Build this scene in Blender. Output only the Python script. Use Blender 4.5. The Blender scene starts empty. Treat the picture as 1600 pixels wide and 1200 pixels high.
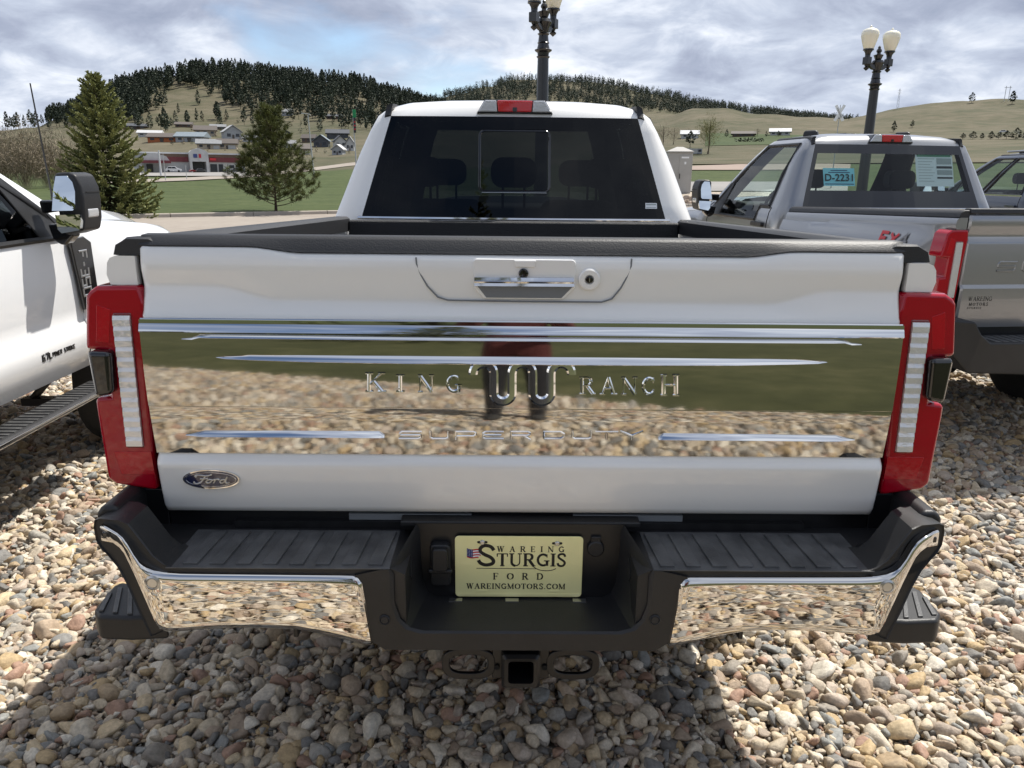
import bpy, bmesh, math, random, re
import numpy as np
from mathutils import Vector, Matrix, noise
random.seed(7)
rng = np.random.default_rng(7)
S = bpy.context.scene
COL = S.collection
R = math.radians

# ------------------------------------------------------------------ camera
CAM = np.array([-.041, -1.75, 1.66])
FPX = 1202.0
PIT, YAW, ROL = R(15.3), R(.57), R(.6)
_f = np.array([math.sin(YAW)*math.cos(PIT), math.cos(YAW)*math.cos(PIT), -math.sin(PIT)])
_r = np.array([math.cos(YAW), -math.sin(YAW), 0.0])
_u = np.cross(_r, _f)
_r2 = _r*math.cos(ROL) + _u*math.sin(ROL)
_u2 = _u*math.cos(ROL) - _r*math.sin(ROL)
cam = bpy.data.cameras.new('camera')
cam.sensor_width = 36.0
cam.lens = 36.0*FPX/1600.0
cam.clip_start = .02
cam.clip_end = 9000
co = bpy.data.objects.new('camera', cam)
COL.objects.link(co)
m = Matrix.Identity(4)
for i in range(3):
    m[i][0], m[i][1], m[i][2], m[i][3] = _r2[i], _u2[i], -_f[i], CAM[i]
co.matrix_world = m
S.camera = co

# ------------------------------------------------------------------ world, sun, exposure
SUN_EL, SUN_AZ = R(59), R(49)          # azimuth from +y (ahead) clockwise to +x (right)
W = bpy.data.worlds.new('World')
S.world = W
W.use_nodes = True
nt = W.node_tree
nt.nodes.clear()
def wn(t, **k):
    n = nt.nodes.new(t)
    for a, b in k.items(): setattr(n, a, b)
    return n
out = wn('ShaderNodeOutputWorld')
bg = wn('ShaderNodeBackground')
bg.inputs['Strength'].default_value = .1
nt.links.new(bg.outputs[0], out.inputs[0])
sky = wn('ShaderNodeTexSky', sky_type='NISHITA')
sky.sun_disc = False
sky.sun_elevation = SUN_EL
sky.sun_rotation = SUN_AZ
sky.altitude = 1000
tc = wn('ShaderNodeTexCoord')
sep = wn('ShaderNodeSeparateXYZ')
nt.links.new(tc.outputs['Generated'], sep.inputs[0])
def wmath(op, a, b=None, c=None):
    n = wn('ShaderNodeMath', operation=op)
    for i, v in enumerate((a, b, c)):
        if v is None: continue
        if isinstance(v, (int, float)): n.inputs[i].default_value = v
        else: nt.links.new(v, n.inputs[i])
    return n.outputs[0]
zc = wmath('ADD', wmath('MAXIMUM', sep.outputs[2], 0.0), .30)
cx = wmath('DIVIDE', sep.outputs[0], zc)
cy = wmath('DIVIDE', sep.outputs[1], zc)
cmb = wn('ShaderNodeCombineXYZ')
nt.links.new(cx, cmb.inputs[0]); nt.links.new(cy, cmb.inputs[1])
def wnoise(scale, detail, rough, dist, off):
    mp = wn('ShaderNodeMapping')
    mp.inputs['Location'].default_value = off
    nt.links.new(cmb.outputs[0], mp.inputs[0])
    n = wn('ShaderNodeTexNoise')
    n.inputs['Scale'].default_value = scale
    n.inputs['Detail'].default_value = detail
    n.inputs['Roughness'].default_value = rough
    n.inputs['Distortion'].default_value = dist
    nt.links.new(mp.outputs[0], n.inputs['Vector'])
    return n.outputs['Fac']
def wramp(fac, stops):
    n = wn('ShaderNodeValToRGB')
    el = n.color_ramp.elements
    while len(el) < len(stops): el.new(.5)
    for e, (p, c) in zip(el, stops):
        e.position = p; e.color = (*c, 1)
    nt.links.new(fac, n.inputs[0])
    return n.outputs[0]
n1 = wnoise(1.7, 9, .56, .35, (3.1, 1.7, .2))
n2 = wnoise(4.2, 8, .58, .5, (7.7, 2.2, 1.4))
n3 = wnoise(.8, 3, .5, .2, (1.2, 9.1, 3.4))
tone = wmath('ADD', wmath('MULTIPLY', n1, .55), wmath('MULTIPLY', n2, .45))
cloud = wramp(tone, [(.33, (2.0, 2.35, 3.2)), (.43, (2.9, 3.25, 4.15)), (.51, (3.95, 4.4, 5.3)),
                     (.59, (5.8, 6.15, 6.8)), (.70, (8.8, 8.9, 9.1))])
cover = wramp(wmath('ADD', wmath('MULTIPLY', n3, .62), wmath('MULTIPLY', n1, .38)), [(.37, (0, 0, 0)), (.45, (1, 1, 1))])
mx = wn('ShaderNodeMix', data_type='RGBA')
nt.links.new(cover, mx.inputs['Factor'])
nt.links.new(sky.outputs[0], mx.inputs['A'])
nt.links.new(cloud, mx.inputs['B'])
nt.links.new(mx.outputs['Result'], bg.inputs['Color'])

sl = bpy.data.lights.new('sun', 'SUN')
sl.energy = 4.4
sl.angle = R(.53)
sl.color = (1, .955, .88)
so = bpy.data.objects.new('sun', sl)
COL.objects.link(so)
sd = Vector((math.sin(SUN_AZ)*math.cos(SUN_EL), math.cos(SUN_AZ)*math.cos(SUN_EL), math.sin(SUN_EL)))
so.rotation_euler = sd.to_track_quat('Z', 'Y').to_euler()
so.location = (20, 5, 40)
S.view_settings.view_transform = 'Standard'
S.view_settings.look = 'None'
S.view_settings.exposure = 0.62
S.view_settings.gamma = 1.0
S.view_settings.use_curve_mapping = False

# ------------------------------------------------------------------ rays of the surveyed view: points where things stand
def ray(px, py):
    return _f + (px-800)/FPX*_r2 - (py-600)/FPX*_u2
def T(px, py, Y=0.0):
    d = ray(px, py); p = CAM + d*(Y-CAM[1])/d[1]
    return (p[0], p[1], p[2])
def G(px, py, z=0.0):
    d = ray(px, py); p = CAM + d*(z-CAM[2])/d[2]
    return (p[0], p[1], p[2])

# ------------------------------------------------------------------ materials
MATS = {}
def nodes(name):
    mt = bpy.data.materials.new(name); mt.use_nodes = True
    MATS[name] = mt
    return mt, mt.node_tree, mt.node_tree.nodes['Principled BSDF']
def pbr(name, col, rough=.5, metal=0, coat=0, spec=.5, vary=0, vscale=8, bump=0, bscale=200, coatrough=.03, stretch=None, dirt=None):
    mt, t, b = nodes(name)
    b.inputs['Base Color'].default_value = (*col, 1)
    b.inputs['Roughness'].default_value = rough
    b.inputs['Metallic'].default_value = metal
    b.inputs['Coat Weight'].default_value = coat
    b.inputs['Coat Roughness'].default_value = coatrough
    b.inputs['Specular IOR Level'].default_value = spec
    tcn = t.nodes.new('ShaderNodeTexCoord')
    if vary:
        n = t.nodes.new('ShaderNodeTexNoise'); n.inputs['Scale'].default_value = vscale; n.inputs['Detail'].default_value = 6
        t.links.new(tcn.outputs['Object'], n.inputs['Vector'])
        r = t.nodes.new('ShaderNodeValToRGB')
        r.color_ramp.elements[0].position = .3; r.color_ramp.elements[1].position = .7
        r.color_ramp.elements[0].color = (*[c*(1-vary) for c in col], 1)
        r.color_ramp.elements[1].color = (*[min(1, c*(1+vary)) for c in (dirt or col)], 1)
        t.links.new(n.outputs['Fac'], r.inputs[0]); t.links.new(r.outputs[0], b.inputs['Base Color'])
    if bump:
        n = t.nodes.new('ShaderNodeTexNoise'); n.inputs['Scale'].default_value = bscale; n.inputs['Detail'].default_value = 3
        if stretch:
            mp = t.nodes.new('ShaderNodeMapping'); mp.inputs['Scale'].default_value = stretch
            t.links.new(tcn.outputs['Object'], mp.inputs[0]); t.links.new(mp.outputs[0], n.inputs['Vector'])
        else:
            t.links.new(tcn.outputs['Object'], n.inputs['Vector'])
        bm_ = t.nodes.new('ShaderNodeBump'); bm_.inputs['Strength'].default_value = bump; bm_.inputs['Distance'].default_value = .01
        t.links.new(n.outputs['Fac'], bm_.inputs['Height']); t.links.new(bm_.outputs[0], b.inputs['Normal'])
    return mt
def glass(name, tint, rough=.0, ior=1.5):
    """thin sheet: tinted see-through plus a clear reflection that grows at a grazing view"""
    mt = bpy.data.materials.new(name); mt.use_nodes = True; MATS[name] = mt
    t = mt.node_tree; t.nodes.clear()
    o = t.nodes.new('ShaderNodeOutputMaterial'); mixn = t.nodes.new('ShaderNodeMixShader')
    tr = t.nodes.new('ShaderNodeBsdfTransparent'); tr.inputs[0].default_value = (*tint, 1)
    gl = t.nodes.new('ShaderNodeBsdfGlossy'); gl.inputs['Roughness'].default_value = rough
    lw = t.nodes.new('ShaderNodeLayerWeight'); lw.inputs['Blend'].default_value = .5       # Schlick, the same from both faces of the pane
    f0 = ((ior-1)/(ior+1))**2; pw_ = t.nodes.new('ShaderNodeMath'); pw_.operation = 'POWER'; pw_.inputs[1].default_value = 5
    ma = t.nodes.new('ShaderNodeMath'); ma.operation = 'MULTIPLY_ADD'; ma.inputs[1].default_value = 1-f0; ma.inputs[2].default_value = f0
    t.links.new(lw.outputs['Facing'], pw_.inputs[0]); t.links.new(pw_.outputs[0], ma.inputs[0])
    t.links.new(ma.outputs[0], mixn.inputs[0]); t.links.new(tr.outputs[0], mixn.inputs[1]); t.links.new(gl.outputs[0], mixn.inputs[2])
    t.links.new(mixn.outputs[0], o.inputs[0])
    return mt
def noisecol(name, stops, scale=3, detail=8, rough=.9, bump=.0, bscale=60, coords='Object', scale2=0, amt2=.4, bdist=.05):
    mt, t, b = nodes(name)
    b.inputs['Roughness'].default_value = rough
    b.inputs['Specular IOR Level'].default_value = .2
    tcn = t.nodes.new('ShaderNodeTexCoord')
    n = t.nodes.new('ShaderNodeTexNoise'); n.inputs['Scale'].default_value = scale; n.inputs['Detail'].default_value = detail
    n.inputs['Roughness'].default_value = .6
    t.links.new(tcn.outputs[coords], n.inputs['Vector'])
    fac = n.outputs['Fac']
    if scale2:
        n2_ = t.nodes.new('ShaderNodeTexNoise'); n2_.inputs['Scale'].default_value = scale2; n2_.inputs['Detail'].default_value = 6
        t.links.new(tcn.outputs[coords], n2_.inputs['Vector'])
        mm = t.nodes.new('ShaderNodeMix'); mm.data_type = 'FLOAT'; mm.inputs[0].default_value = amt2
        t.links.new(fac, mm.inputs[2]); t.links.new(n2_.outputs['Fac'], mm.inputs[3]); fac = mm.outputs[0]
    r = t.nodes.new('ShaderNodeValToRGB'); el = r.color_ramp.elements
    while len(el) < len(stops): el.new(.5)
    for e, (p, c) in zip(el, stops): e.position = p; e.color = (*c, 1)
    t.links.new(fac, r.inputs[0]); t.links.new(r.outputs[0], b.inputs['Base Color'])
    if bump:
        nb = t.nodes.new('ShaderNodeTexNoise'); nb.inputs['Scale'].default_value = bscale; nb.inputs['Detail'].default_value = 5
        t.links.new(tcn.outputs[coords], nb.inputs['Vector'])
        bm_ = t.nodes.new('ShaderNodeBump'); bm_.inputs['Strength'].default_value = bump; bm_.inputs['Distance'].default_value = bdist
        t.links.new(nb.outputs['Fac'], bm_.inputs['Height']); t.links.new(bm_.outputs[0], b.inputs['Normal'])
    return mt
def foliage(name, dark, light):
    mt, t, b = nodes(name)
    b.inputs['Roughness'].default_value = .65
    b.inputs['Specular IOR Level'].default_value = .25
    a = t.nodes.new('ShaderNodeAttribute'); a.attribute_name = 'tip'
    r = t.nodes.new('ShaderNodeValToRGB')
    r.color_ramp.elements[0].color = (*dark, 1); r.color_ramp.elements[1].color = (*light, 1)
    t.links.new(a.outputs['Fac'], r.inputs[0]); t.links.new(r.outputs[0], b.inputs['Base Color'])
    return mt

pbr('white_paint', (.82, .808, .78), .32, 0, 1, coatrough=.035)
pbr('white_paint_bright', (.80, .805, .81), .32, 0, 1, coatrough=.03)
pbr('grey_paint', (.27, .275, .285), .28, .55, 1, coatrough=.03)
pbr('navy_paint', (.032, .042, .065), .3, .4, 1, coatrough=.03)
pbr('chrome', (.50, .488, .462), .045, 1, bump=.007, bscale=14, stretch=(.7, 1, 2.2))
pbr('chrome_wavy', (.66, .64, .61), .025, 1, bump=.07, bscale=6, stretch=(1, 1, 3))
pbr('chrome_plain', (.72, .72, .72), .04, 1)
pbr('letter_chrome', (.9, .9, .9), .06, 1)
pbr('black_plastic', (.0135, .0135, .0145), .46, vary=.25, vscale=9, bump=.12, bscale=420)
pbr('black_rubber_tread', (.070, .071, .073), .42, vary=.3, vscale=14, bump=.2, bscale=300, dirt=(.09, .09, .09))
pbr('black_gloss', (.006, .006, .007), .12, 0, .6)
pbr('bed_liner', (.012, .012, .013), .6, bump=.6, bscale=260)
pbr('rail_plastic', (.0145, .015, .017), .5, bump=.15, bscale=300)
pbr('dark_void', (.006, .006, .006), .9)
pbr('frame_black', (.008, .008, .009), .35, vary=.3)
pbr('steel', (.55, .55, .54), .3, 1)
pbr('tyre', (.018, .018, .018), .8, bump=.3, bscale=90)
pbr('rim', (.6, .6, .6), .25, 1)
pbr('lens_red', (.34, .0005, .012), .06, 0, .55, .3, bump=.05, bscale=70)
pbr('lens_red_glow', (.42, .001, .012), .10, 0, .55, .3, bump=.08, bscale=90)  # lighter lens red, carries the sunlit glow as plain colour
pbr('lens_red_lit', (.62, .008, .012), .12, 0, 1, bump=.12, bscale=90)  # brighter red; glow of the high brake lens put into its colour
pbr('lens_red_dark', (.16, .002, .006), .1, 0, 1)
pbr('lens_clear', (.62, .62, .62), .12, .35, 1, bump=.2, bscale=120)
pbr('lamp_silver', (.74, .73, .72), .16, .35, 1, bump=.25, bscale=60)
pbr('recess_grey', (.16, .17, .18), .5)
pbr('plate_yellow', (.90, .83, .40), .38, 0, .5, vary=.03)
pbr('ink_black', (.012, .011, .01), .5)
pbr('ink_dark_red', (.55, .02, .025), .5)
pbr('ink_white', (.85, .85, .85), .5)
pbr('ink_navy', (.02, .03, .16), .5)
pbr('badge_blue', (.006, .012, .05), .15, 0, 1)
pbr('decal_red', (.50, .02, .03), .35)
pbr('decal_grey', (.16, .16, .17), .35)
pbr('cyan_card', (.34, .82, .90), .6)
pbr('paper_white', (.88, .93, .90), .6)
pbr('paper_green', (.12, .34, .20), .6)
pbr('paper_grey', (.40, .44, .42), .6)
pbr('seat_cloth', (.02, .02, .022), .8)
pbr('mirror_glass', (.86, .92, .93), .0, 1)
glass('glass_dark', (.050, .055, .060), ior=1.40)
glass('glass_mid', (.74, .81, .80))
glass('glass_clear', (.72, .80, .77))
pbr('lamp_black', (.008, .008, .009), .28, 0, .3, bump=.08, bscale=40)
mt, t, b = nodes('globe'); b.inputs['Base Color'].default_value = (.86, .82, .68, 1); b.inputs['Roughness'].default_value = .22
b.inputs['Subsurface Weight'].default_value = .6; b.inputs['Subsurface Radius'].default_value = (.2, .2, .15); b.inputs['Coat Weight'].default_value = .5
noisecol('concrete', [(.3, (.23, .20, .17)), (.5, (.275, .24, .205)), (.7, (.32, .285, .24))], .25, 8, .9, .1, 30, scale2=3, amt2=.4)
noisecol('kerb_concrete', [(.3, (.31, .275, .235)), (.7, (.40, .36, .31))], 1.2, 8, .9, .1, 30)
noisecol('road_grey', [(.3, (.22, .21, .20)), (.7, (.29, .275, .26))], .12, 8, .9)
noisecol('dirt_pink', [(.3, (.24, .185, .155)), (.7, (.31, .25, .21))], .1, 8, .95)
noisecol('grass_bank', [(.28, (.030, .034, .014)), (.5, (.055, .058, .024)), (.72, (.10, .095, .045))], .5, 10, .95, .5, 5, scale2=3.2, amt2=.5)
noisecol('lawn', [(.30, (.030, .044, .014)), (.5, (.052, .070, .022)), (.70, (.088, .098, .040))], .3, 10, .95, .5, 5, scale2=2.2, amt2=.5)
noisecol('dry_hill', [(.27, (.044, .050, .024)), (.40, (.066, .067, .036)), (.53, (.102, .090, .056)), (.72, (.152, .129, .090))], .011, 12, .95, .3, .25, scale2=.10, amt2=.45, bdist=2)
noisecol('field_green', [(.3, (.040, .060, .022)), (.7, (.066, .082, .032))], .03, 8, .95)
noisecol('bark', [(.3, (.05, .035, .025)), (.7, (.11, .08, .06))], 6, 6, .95)
noisecol('twig', [(.3, (.13, .105, .075)), (.7, (.24, .20, .15))], 2, 4, .95)
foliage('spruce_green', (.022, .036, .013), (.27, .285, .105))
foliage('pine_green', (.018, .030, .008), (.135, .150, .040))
foliage('far_pine_green', (.020, .030, .019), (.058, .074, .044))
foliage('budding_green', (.13, .13, .05), (.27, .26, .11))
foliage('brush_tan', (.13, .105, .07), (.27, .22, .155))
noisecol('stone_house', [(.3, (.30, .27, .23)), (.7, (.42, .38, .33))], 1, 4)
for k, c in dict(wall_tan=(.42, .36, .28), wall_white=(.46, .46, .45), wall_grey=(.34, .35, .36), wall_orange=(.42, .13, .045), wall_brown=(.13, .085, .06),
                 wall_dark=(.07, .075, .085), wall_maroon=(.15, .035, .04), roof_grey=(.20, .205, .21), roof_blue=(.17, .205, .23), roof_dark=(.06, .065, .075),
                 roof_brown=(.095, .08, .07), roof_light=(.42, .42, .42), roof_white=(.55, .55, .56), sign_green=(.02, .25, .09), sign_red=(.5, .03, .04),
                 sign_blue=(.04, .06, .18), cabinet=(.40, .385, .36)).items():
    pbr(k, c, .75, vary=.10, vscale=1.2)
pbr('house_glass', (.03, .035, .045), .1)
pbr('pole_grey', (.42, .43, .43), .5)
pbr('car_white', (.6, .6, .6), .3, 0, 1)
pbr('car_dark', (.03, .03, .04), .3, 0, 1)
pbr('car_red', (.3, .02, .02), .3, 0, 1)
noisecol('rock', [(.3, (.30, .22, .16)), (.7, (.52, .43, .35))], 5, 8, .9, .5, 8)

# ------------------------------------------------------------------ mesh tools
class MB:
    def __init__(s): s.v = []; s.f = []; s.mi = []; s.m = 0
    def face(s, idx): s.f.append(tuple(idx)); s.mi.append(s.m)
    def add(s, vs, fs):
        b = len(s.v); s.v += [tuple(map(float, p)) for p in vs]
        for f in fs: s.face([b+i for i in f])
    def box(s, x0, x1, y0, y1, z0, z1):
        s.add([(x0, y0, z0), (x1, y0, z0), (x1, y1, z0), (x0, y1, z0), (x0, y0, z1), (x1, y0, z1), (x1, y1, z1), (x0, y1, z1)],
              [(0, 3, 2, 1), (4, 5, 6, 7), (0, 1, 5, 4), (1, 2, 6, 5), (2, 3, 7, 6), (3, 0, 4, 7)])
    def prism(s, poly, axis, a, b):
        """polygon in the two other axes, pushed along axis from a to b (each may be a function of the point)"""
        n = len(poly); vs = []
        for c in (a, b):
            for p in poly:
                k = c(p) if callable(c) else c
                vs.append({'y': (p[0], k, p[1]), 'x': (k, p[0], p[1]), 'z': (p[0], p[1], k)}[axis])
        s.add(vs, [tuple(range(n)), tuple(range(2*n-1, n-1, -1))] + [(i, i+n, (i+1) % n+n, (i+1) % n) for i in range(n)])
    def grid(s, rows, closed=False):
        n = len(rows[0]); vs = [p for r in rows for p in r]; fs = []
        for i in range(len(rows)-1):
            for j in range(n if closed else n-1):
                fs.append((i*n+j, i*n+(j+1) % n, (i+1)*n+(j+1) % n, (i+1)*n+j))
        s.add(vs, fs)
    def loft(s, loops, caps=True):
        b = len(s.v); n = len(loops[0]); s.grid(loops, True)
        if caps:
            s.face([b+i for i in range(n-1, -1, -1)])
            e = b+(len(loops)-1)*n; s.face([e+i for i in range(n)])
    def lathe(s, prof, c=(0, 0, 0), n=16, axis='z'):
        loops = []
        for r_, h in prof:
            L = []
            for k in range(n):
                a = 2*math.pi*k/n; x, y = r_*math.cos(a), r_*math.sin(a)
                L.append({'z': (c[0]+x, c[1]+y, c[2]+h), 'y': (c[0]+x, c[1]+h, c[2]+y), 'x': (c[0]+h, c[1]+x, c[2]+y)}[axis])
            loops.append(L)
        s.loft(loops)
    def tube(s, path, rad, n=6, caps=True):
        path = [Vector(p) for p in path]; loops = []
        for i, p in enumerate(path):
            d = (path[min(i+1, len(path)-1)]-path[max(i-1, 0)]).normalized()
            a = d.cross(Vector((0, 0, 1)))
            if a.length < 1e-3: a = d.cross(Vector((1, 0, 0)))
            a.normalize(); b = d.cross(a)
            r_ = rad[i] if isinstance(rad, (list, tuple)) else rad
            loops.append([tuple(p+a*r_*math.cos(2*math.pi*k/n)+b*r_*math.sin(2*math.pi*k/n)) for k in range(n)])
        s.loft(loops, caps)
    def ribbon(s, path, w, h, mp, c=None, closed=False):
        """flat stroke with chamfered sides; path in 2D, mp(u, v, height) -> point"""
        n = len(path); c = w*.28 if c is None else c; L = []
        P = [Vector((p[0], p[1])) for p in path]
        for i in range(n):
            if closed: pa, pb = P[i-1], P[(i+1) % n]
            else: pa, pb = P[max(i-1, 0)], P[min(i+1, n-1)]
            d1 = (P[i]-pa); d2 = (pb-P[i])
            d1 = d1.normalized() if d1.length > 1e-9 else d2.normalized()
            d2 = d2.normalized() if d2.length > 1e-9 else d1
            t_ = (d1+d2); t_ = t_.normalized() if t_.length > 1e-6 else d1
            nn = Vector((-t_.y, t_.x)); k = 1/max(.5, nn.dot(Vector((-d1.y, d1.x))))
            q = nn*k
            a, b_ = P[i]+q*w/2, P[i]-q*w/2
            a2, b2 = P[i]+q*(w/2-c), P[i]-q*(w/2-c)
            L.append([mp(a.x, a.y, 0), mp(a2.x, a2.y, h), mp(b2.x, b2.y, h), mp(b_.x, b_.y, 0)])
        if closed: L.append(L[0])
        b0 = len(s.v); s.add([p for r_ in L for p in r_], [])
        for i in range(len(L)-1):
            for j in range(3): s.face((b0+i*4+j, b0+i*4+j+1, b0+(i+1)*4+j+1, b0+(i+1)*4+j))
        if not closed:
            s.face((b0+3, b0+2, b0+1, b0)); e = b0+(len(L)-1)*4; s.face((e, e+1, e+2, e+3))
    def mirror_x(s):
        o = MB(); o.v = [(-x, y, z) for x, y, z in s.v]; o.f = [tuple(reversed(f)) for f in s.f]; o.mi = list(s.mi); return o
    def build(s, name, mats, parent=None, smooth=35, bevel=0, seg=2, fix=True):
        me = bpy.data.meshes.new(name)
        me.from_pydata(s.v, [], s.f)
        for k in (mats if isinstance(mats, (list, tuple)) else [mats]): me.materials.append(MATS[k])
        me.polygons.foreach_set('material_index', s.mi)
        if fix:
            bm = bmesh.new(); bm.from_mesh(me); bmesh.ops.recalc_face_normals(bm, faces=bm.faces[:]); bm.to_mesh(me); bm.free()
        if smooth:
            me.polygons.foreach_set('use_smooth', [True]*len(me.polygons))
            if not bevel: me.set_sharp_from_angle(angle=R(smooth))
        o = bpy.data.objects.new(name, me); COL.objects.link(o)
        if parent is not None: o.parent = parent
        if bevel:
            md = o.modifiers.new('bevel', 'BEVEL'); md.width = bevel; md.segments = seg; md.limit_method = 'ANGLE'; md.angle_limit = R(32); md.harden_normals = True
        return o
def tag(o, label=None, cat=None, group=None, kind=None):
    if label: o['label'] = label
    if cat: o['category'] = cat
    if group: o['group'] = group
    if kind: o['kind'] = kind
    return o
def thing(name, label, cat, loc=(0, 0, 0), rz=0, group=None):
    o = bpy.data.objects.new(name, None); COL.objects.link(o)
    o.location = loc; o.rotation_euler = (0, 0, rz); o.empty_display_size = .2
    return tag(o, label, cat, group)
def copy_part(o, parent, loc=None, rot=None, scale=None):
    c = o.copy(); COL.objects.link(c); c.parent = parent
    if loc is not None: c.location = loc
    if rot is not None: c.rotation_euler = rot
    if scale is not None: c.scale = scale
    return c
def arc(cx_, cy_, rx, ry, a0, a1, n=10):
    return [(cx_+rx*math.cos(R(a0+(a1-a0)*i/n)), cy_+ry*math.sin(R(a0+(a1-a0)*i/n))) for i in range(n+1)]
def rrect(x0, x1, z0, z1, r, n=4):
    return arc(x1-r, z1-r, r, r, 0, 90, n)+arc(x0+r, z1-r, r, r, 90, 180, n)+arc(x0+r, z0+r, r, r, 180, 270, n)+arc(x1-r, z0+r, r, r, 270, 360, n)
def lerp(a, b, t_): return a+(b-a)*t_
def sstep(a, b, x):
    t_ = min(1, max(0, (x-a)/(b-a))); return t_*t_*(3-2*t_)
def interp(x, xs, ys): return float(np.interp(x, xs, ys))
def smoothpath(pts, k=6):
    o = []
    for i in range(len(pts)-1):
        p0, p1, p2, p3 = pts[max(i-1, 0)], pts[i], pts[i+1], pts[min(i+2, len(pts)-1)]
        for j in range(k):
            t_ = j/k
            o.append(tuple(.5*(2*b+(c-a)*t_+(2*a-5*b+4*c-d)*t_*t_+(3*b-a-3*c+d)*t_**3) for a, b, c, d in zip(p0, p1, p2, p3)))
    o.append(tuple(pts[-1])); return o

# ------------------------------------------------------------------ lettering made of strokes
TK, TN, SF = .20, .085, .075      # thick, thin, serif
def glyph(ch):
    e = lambda *p: list(p)
    g = {
     'K': (.86, [(e((.16, 0), (.16, 1)), TK), (e((.70, .97), (.20, .40)), TN), (e((.34, .56), (.72, .02)), TK), (e((0, .03), (.34, .03)), SF), (e((0, .97), (.34, .97)), SF), (e((.54, .97), (.86, .97)), SF), (e((.54, .03), (.90, .03)), SF)]),
     'I': (.36, [(e((.18, 0), (.18, 1)), TK), (e((0, .03), (.36, .03)), SF), (e((0, .97), (.36, .97)), SF)]),
     'N': (.92, [(e((.14, 0), (.14, 1)), TN), (e((.12, .96), (.78, .04)), TK), (e((.79, .0), (.79, 1)), TN), (e((0, .03), (.28, .03)), SF), (e((0, .97), (.22, .97)), SF), (e((.64, .97), (.93, .97)), SF)]),
     'G': (.90, [(arc(.46, .5, .37, .43, 48, 300, 14), TK*.85), (e((.74, .05), (.74, .44)), TK*.9), (e((.52, .43), (.92, .43)), SF), (e((.73, .70), (.73, .94)), SF), (arc(.46, .5, .37, .43, 300, 330, 4), TN)]),
     'R': (.86, [(e((.16, 0), (.16, 1)), TK), (e((.16, .965), (.42, .965))+arc(.42, .735, .22, .23, 90, -90, 8)+e((.16, .505)), TN*1.25), (arc(.44, .735, .20, .22, 60, -60, 5), TK*.9), (e((.42, .50), (.74, .02)), TK), (e((0, .03), (.34, .03)), SF), (e((0, .97), (.2, .97)), SF), (e((.62, .03), (.88, .03)), SF)]),
     'A': (.92, [(e((.14, .02), (.46, .98)), TN), (e((.46, .98), (.76, .02)), TK), (e((.24, .36), (.64, .36)), TN), (e((0, .03), (.28, .03)), SF), (e((.60, .03), (.93, .03)), SF)]),
     'C': (.84, [(arc(.46, .5, .37, .43, 42, 318, 16), TK*.85), (e((.73, .68), (.73, .95)), SF), (e((.73, .16), (.73, .30)), SF)]),
     'H': (.96, [(e((.16, 0), (.16, 1)), TK), (e((.80, 0), (.80, 1)), TK), (e((.16, .5), (.80, .5)), TN), (e((0, .03), (.33, .03)), SF), (e((0, .97), (.33, .97)), SF), (e((.63, .03), (.96, .03)), SF), (e((.63, .97), (.96, .97)), SF)]),
     'W': (1.2, [(e((.16, .98), (.38, .02)), TK), (e((.38, .02), (.60, .98)), TN), (e((.60, .98), (.82, .02)), TK), (e((.82, .02), (1.04, .98)), TN), (e((0, .97), (.32, .97)), SF), (e((.46, .97), (.74, .97)), SF), (e((.90, .97), (1.2, .97)), SF)]),
     'E': (.76, [(e((.16, 0), (.16, 1)), TK), (e((0, .04), (.68, .04)), SF), (e((0, .96), (.66, .96)), SF), (e((.16, .51), (.52, .51)), SF), (e((.66, .02), (.66, .26)), SF), (e((.64, .98), (.64, .76)), SF), (e((.52, .38), (.52, .64)), SF)]),
     'S': (.66, [(smoothpath([(.58, .76), (.50, .93), (.32, .97), (.13, .88), (.12, .70), (.30, .55), (.48, .42), (.56, .26), (.47, .08), (.30, .03), (.12, .09), (.06, .26)], 4), TK*.8)]),
     'T': (.80, [(e((.40, 0), (.40, 1)), TK), (e((.02, .96), (.78, .96)), SF), (e((.24, .03), (.56, .03)), SF), (e((.04, .98), (.04, .74)), SF), (e((.76, .98), (.76, .74)), SF)]),
     'U': (.90, [(e((.17, .98), (.17, .36))+arc(.44, .32, .27, .28, 180, 270, 6), TK*.9), (arc(.44, .32, .30, .28, 270, 360, 6)+e((.74, .98)), TN), (e((0, .97), (.34, .97)), SF), (e((.60, .97), (.90, .97)), SF)]),
     'F': (.74, [(e((.16, 0), (.16, 1)), TK), (e((0, .03), (.34, .03)), SF), (e((0, .96), (.68, .96)), SF), (e((.16, .51), (.52, .51)), SF), (e((.66, .98), (.66, .74)), SF), (e((.52, .38), (.52, .64)), SF)]),
     'O': (.94, [(arc(.47, .5, .38, .44, 50, 130, 7), TN), (arc(.47, .5, .38, .44, 125, 235, 8), TK), (arc(.47, .5, .38, .44, 230, 310, 7), TN), (arc(.47, .5, .38, .44, -55, 55, 8), TK)]),
     'D': (.92, [(e((.16, 0), (.16, 1)), TK), (e((.16, .96), (.40, .96))+arc(.40, .5, .40, .46, 90, -90, 12)+e((.16, .04)), TN*1.2), (arc(.42, .5, .37, .42, 60, -60, 8), TK), (e((0, .03), (.2, .03)), SF), (e((0, .97), (.2, .97)), SF)]),
     'M': (1.1, [(e((.14, 0), (.14, 1)), TN), (e((.14, .96), (.54, .06)), TK), (e((.54, .06), (.90, .96)), TN), (e((.92, 0), (.92, 1)), TK), (e((0, .03), (.28, .03)), SF), (e((0, .97), (.24, .97)), SF), (e((.76, .03), (1.08, .03)), SF), (e((.86, .97), (1.08, .97)), SF)]),
     '.': (.3, [(e((.08, .08), (.22, .08)), .16)]),
     ' ': (.4, []),
    }
    return g[ch]
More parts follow.
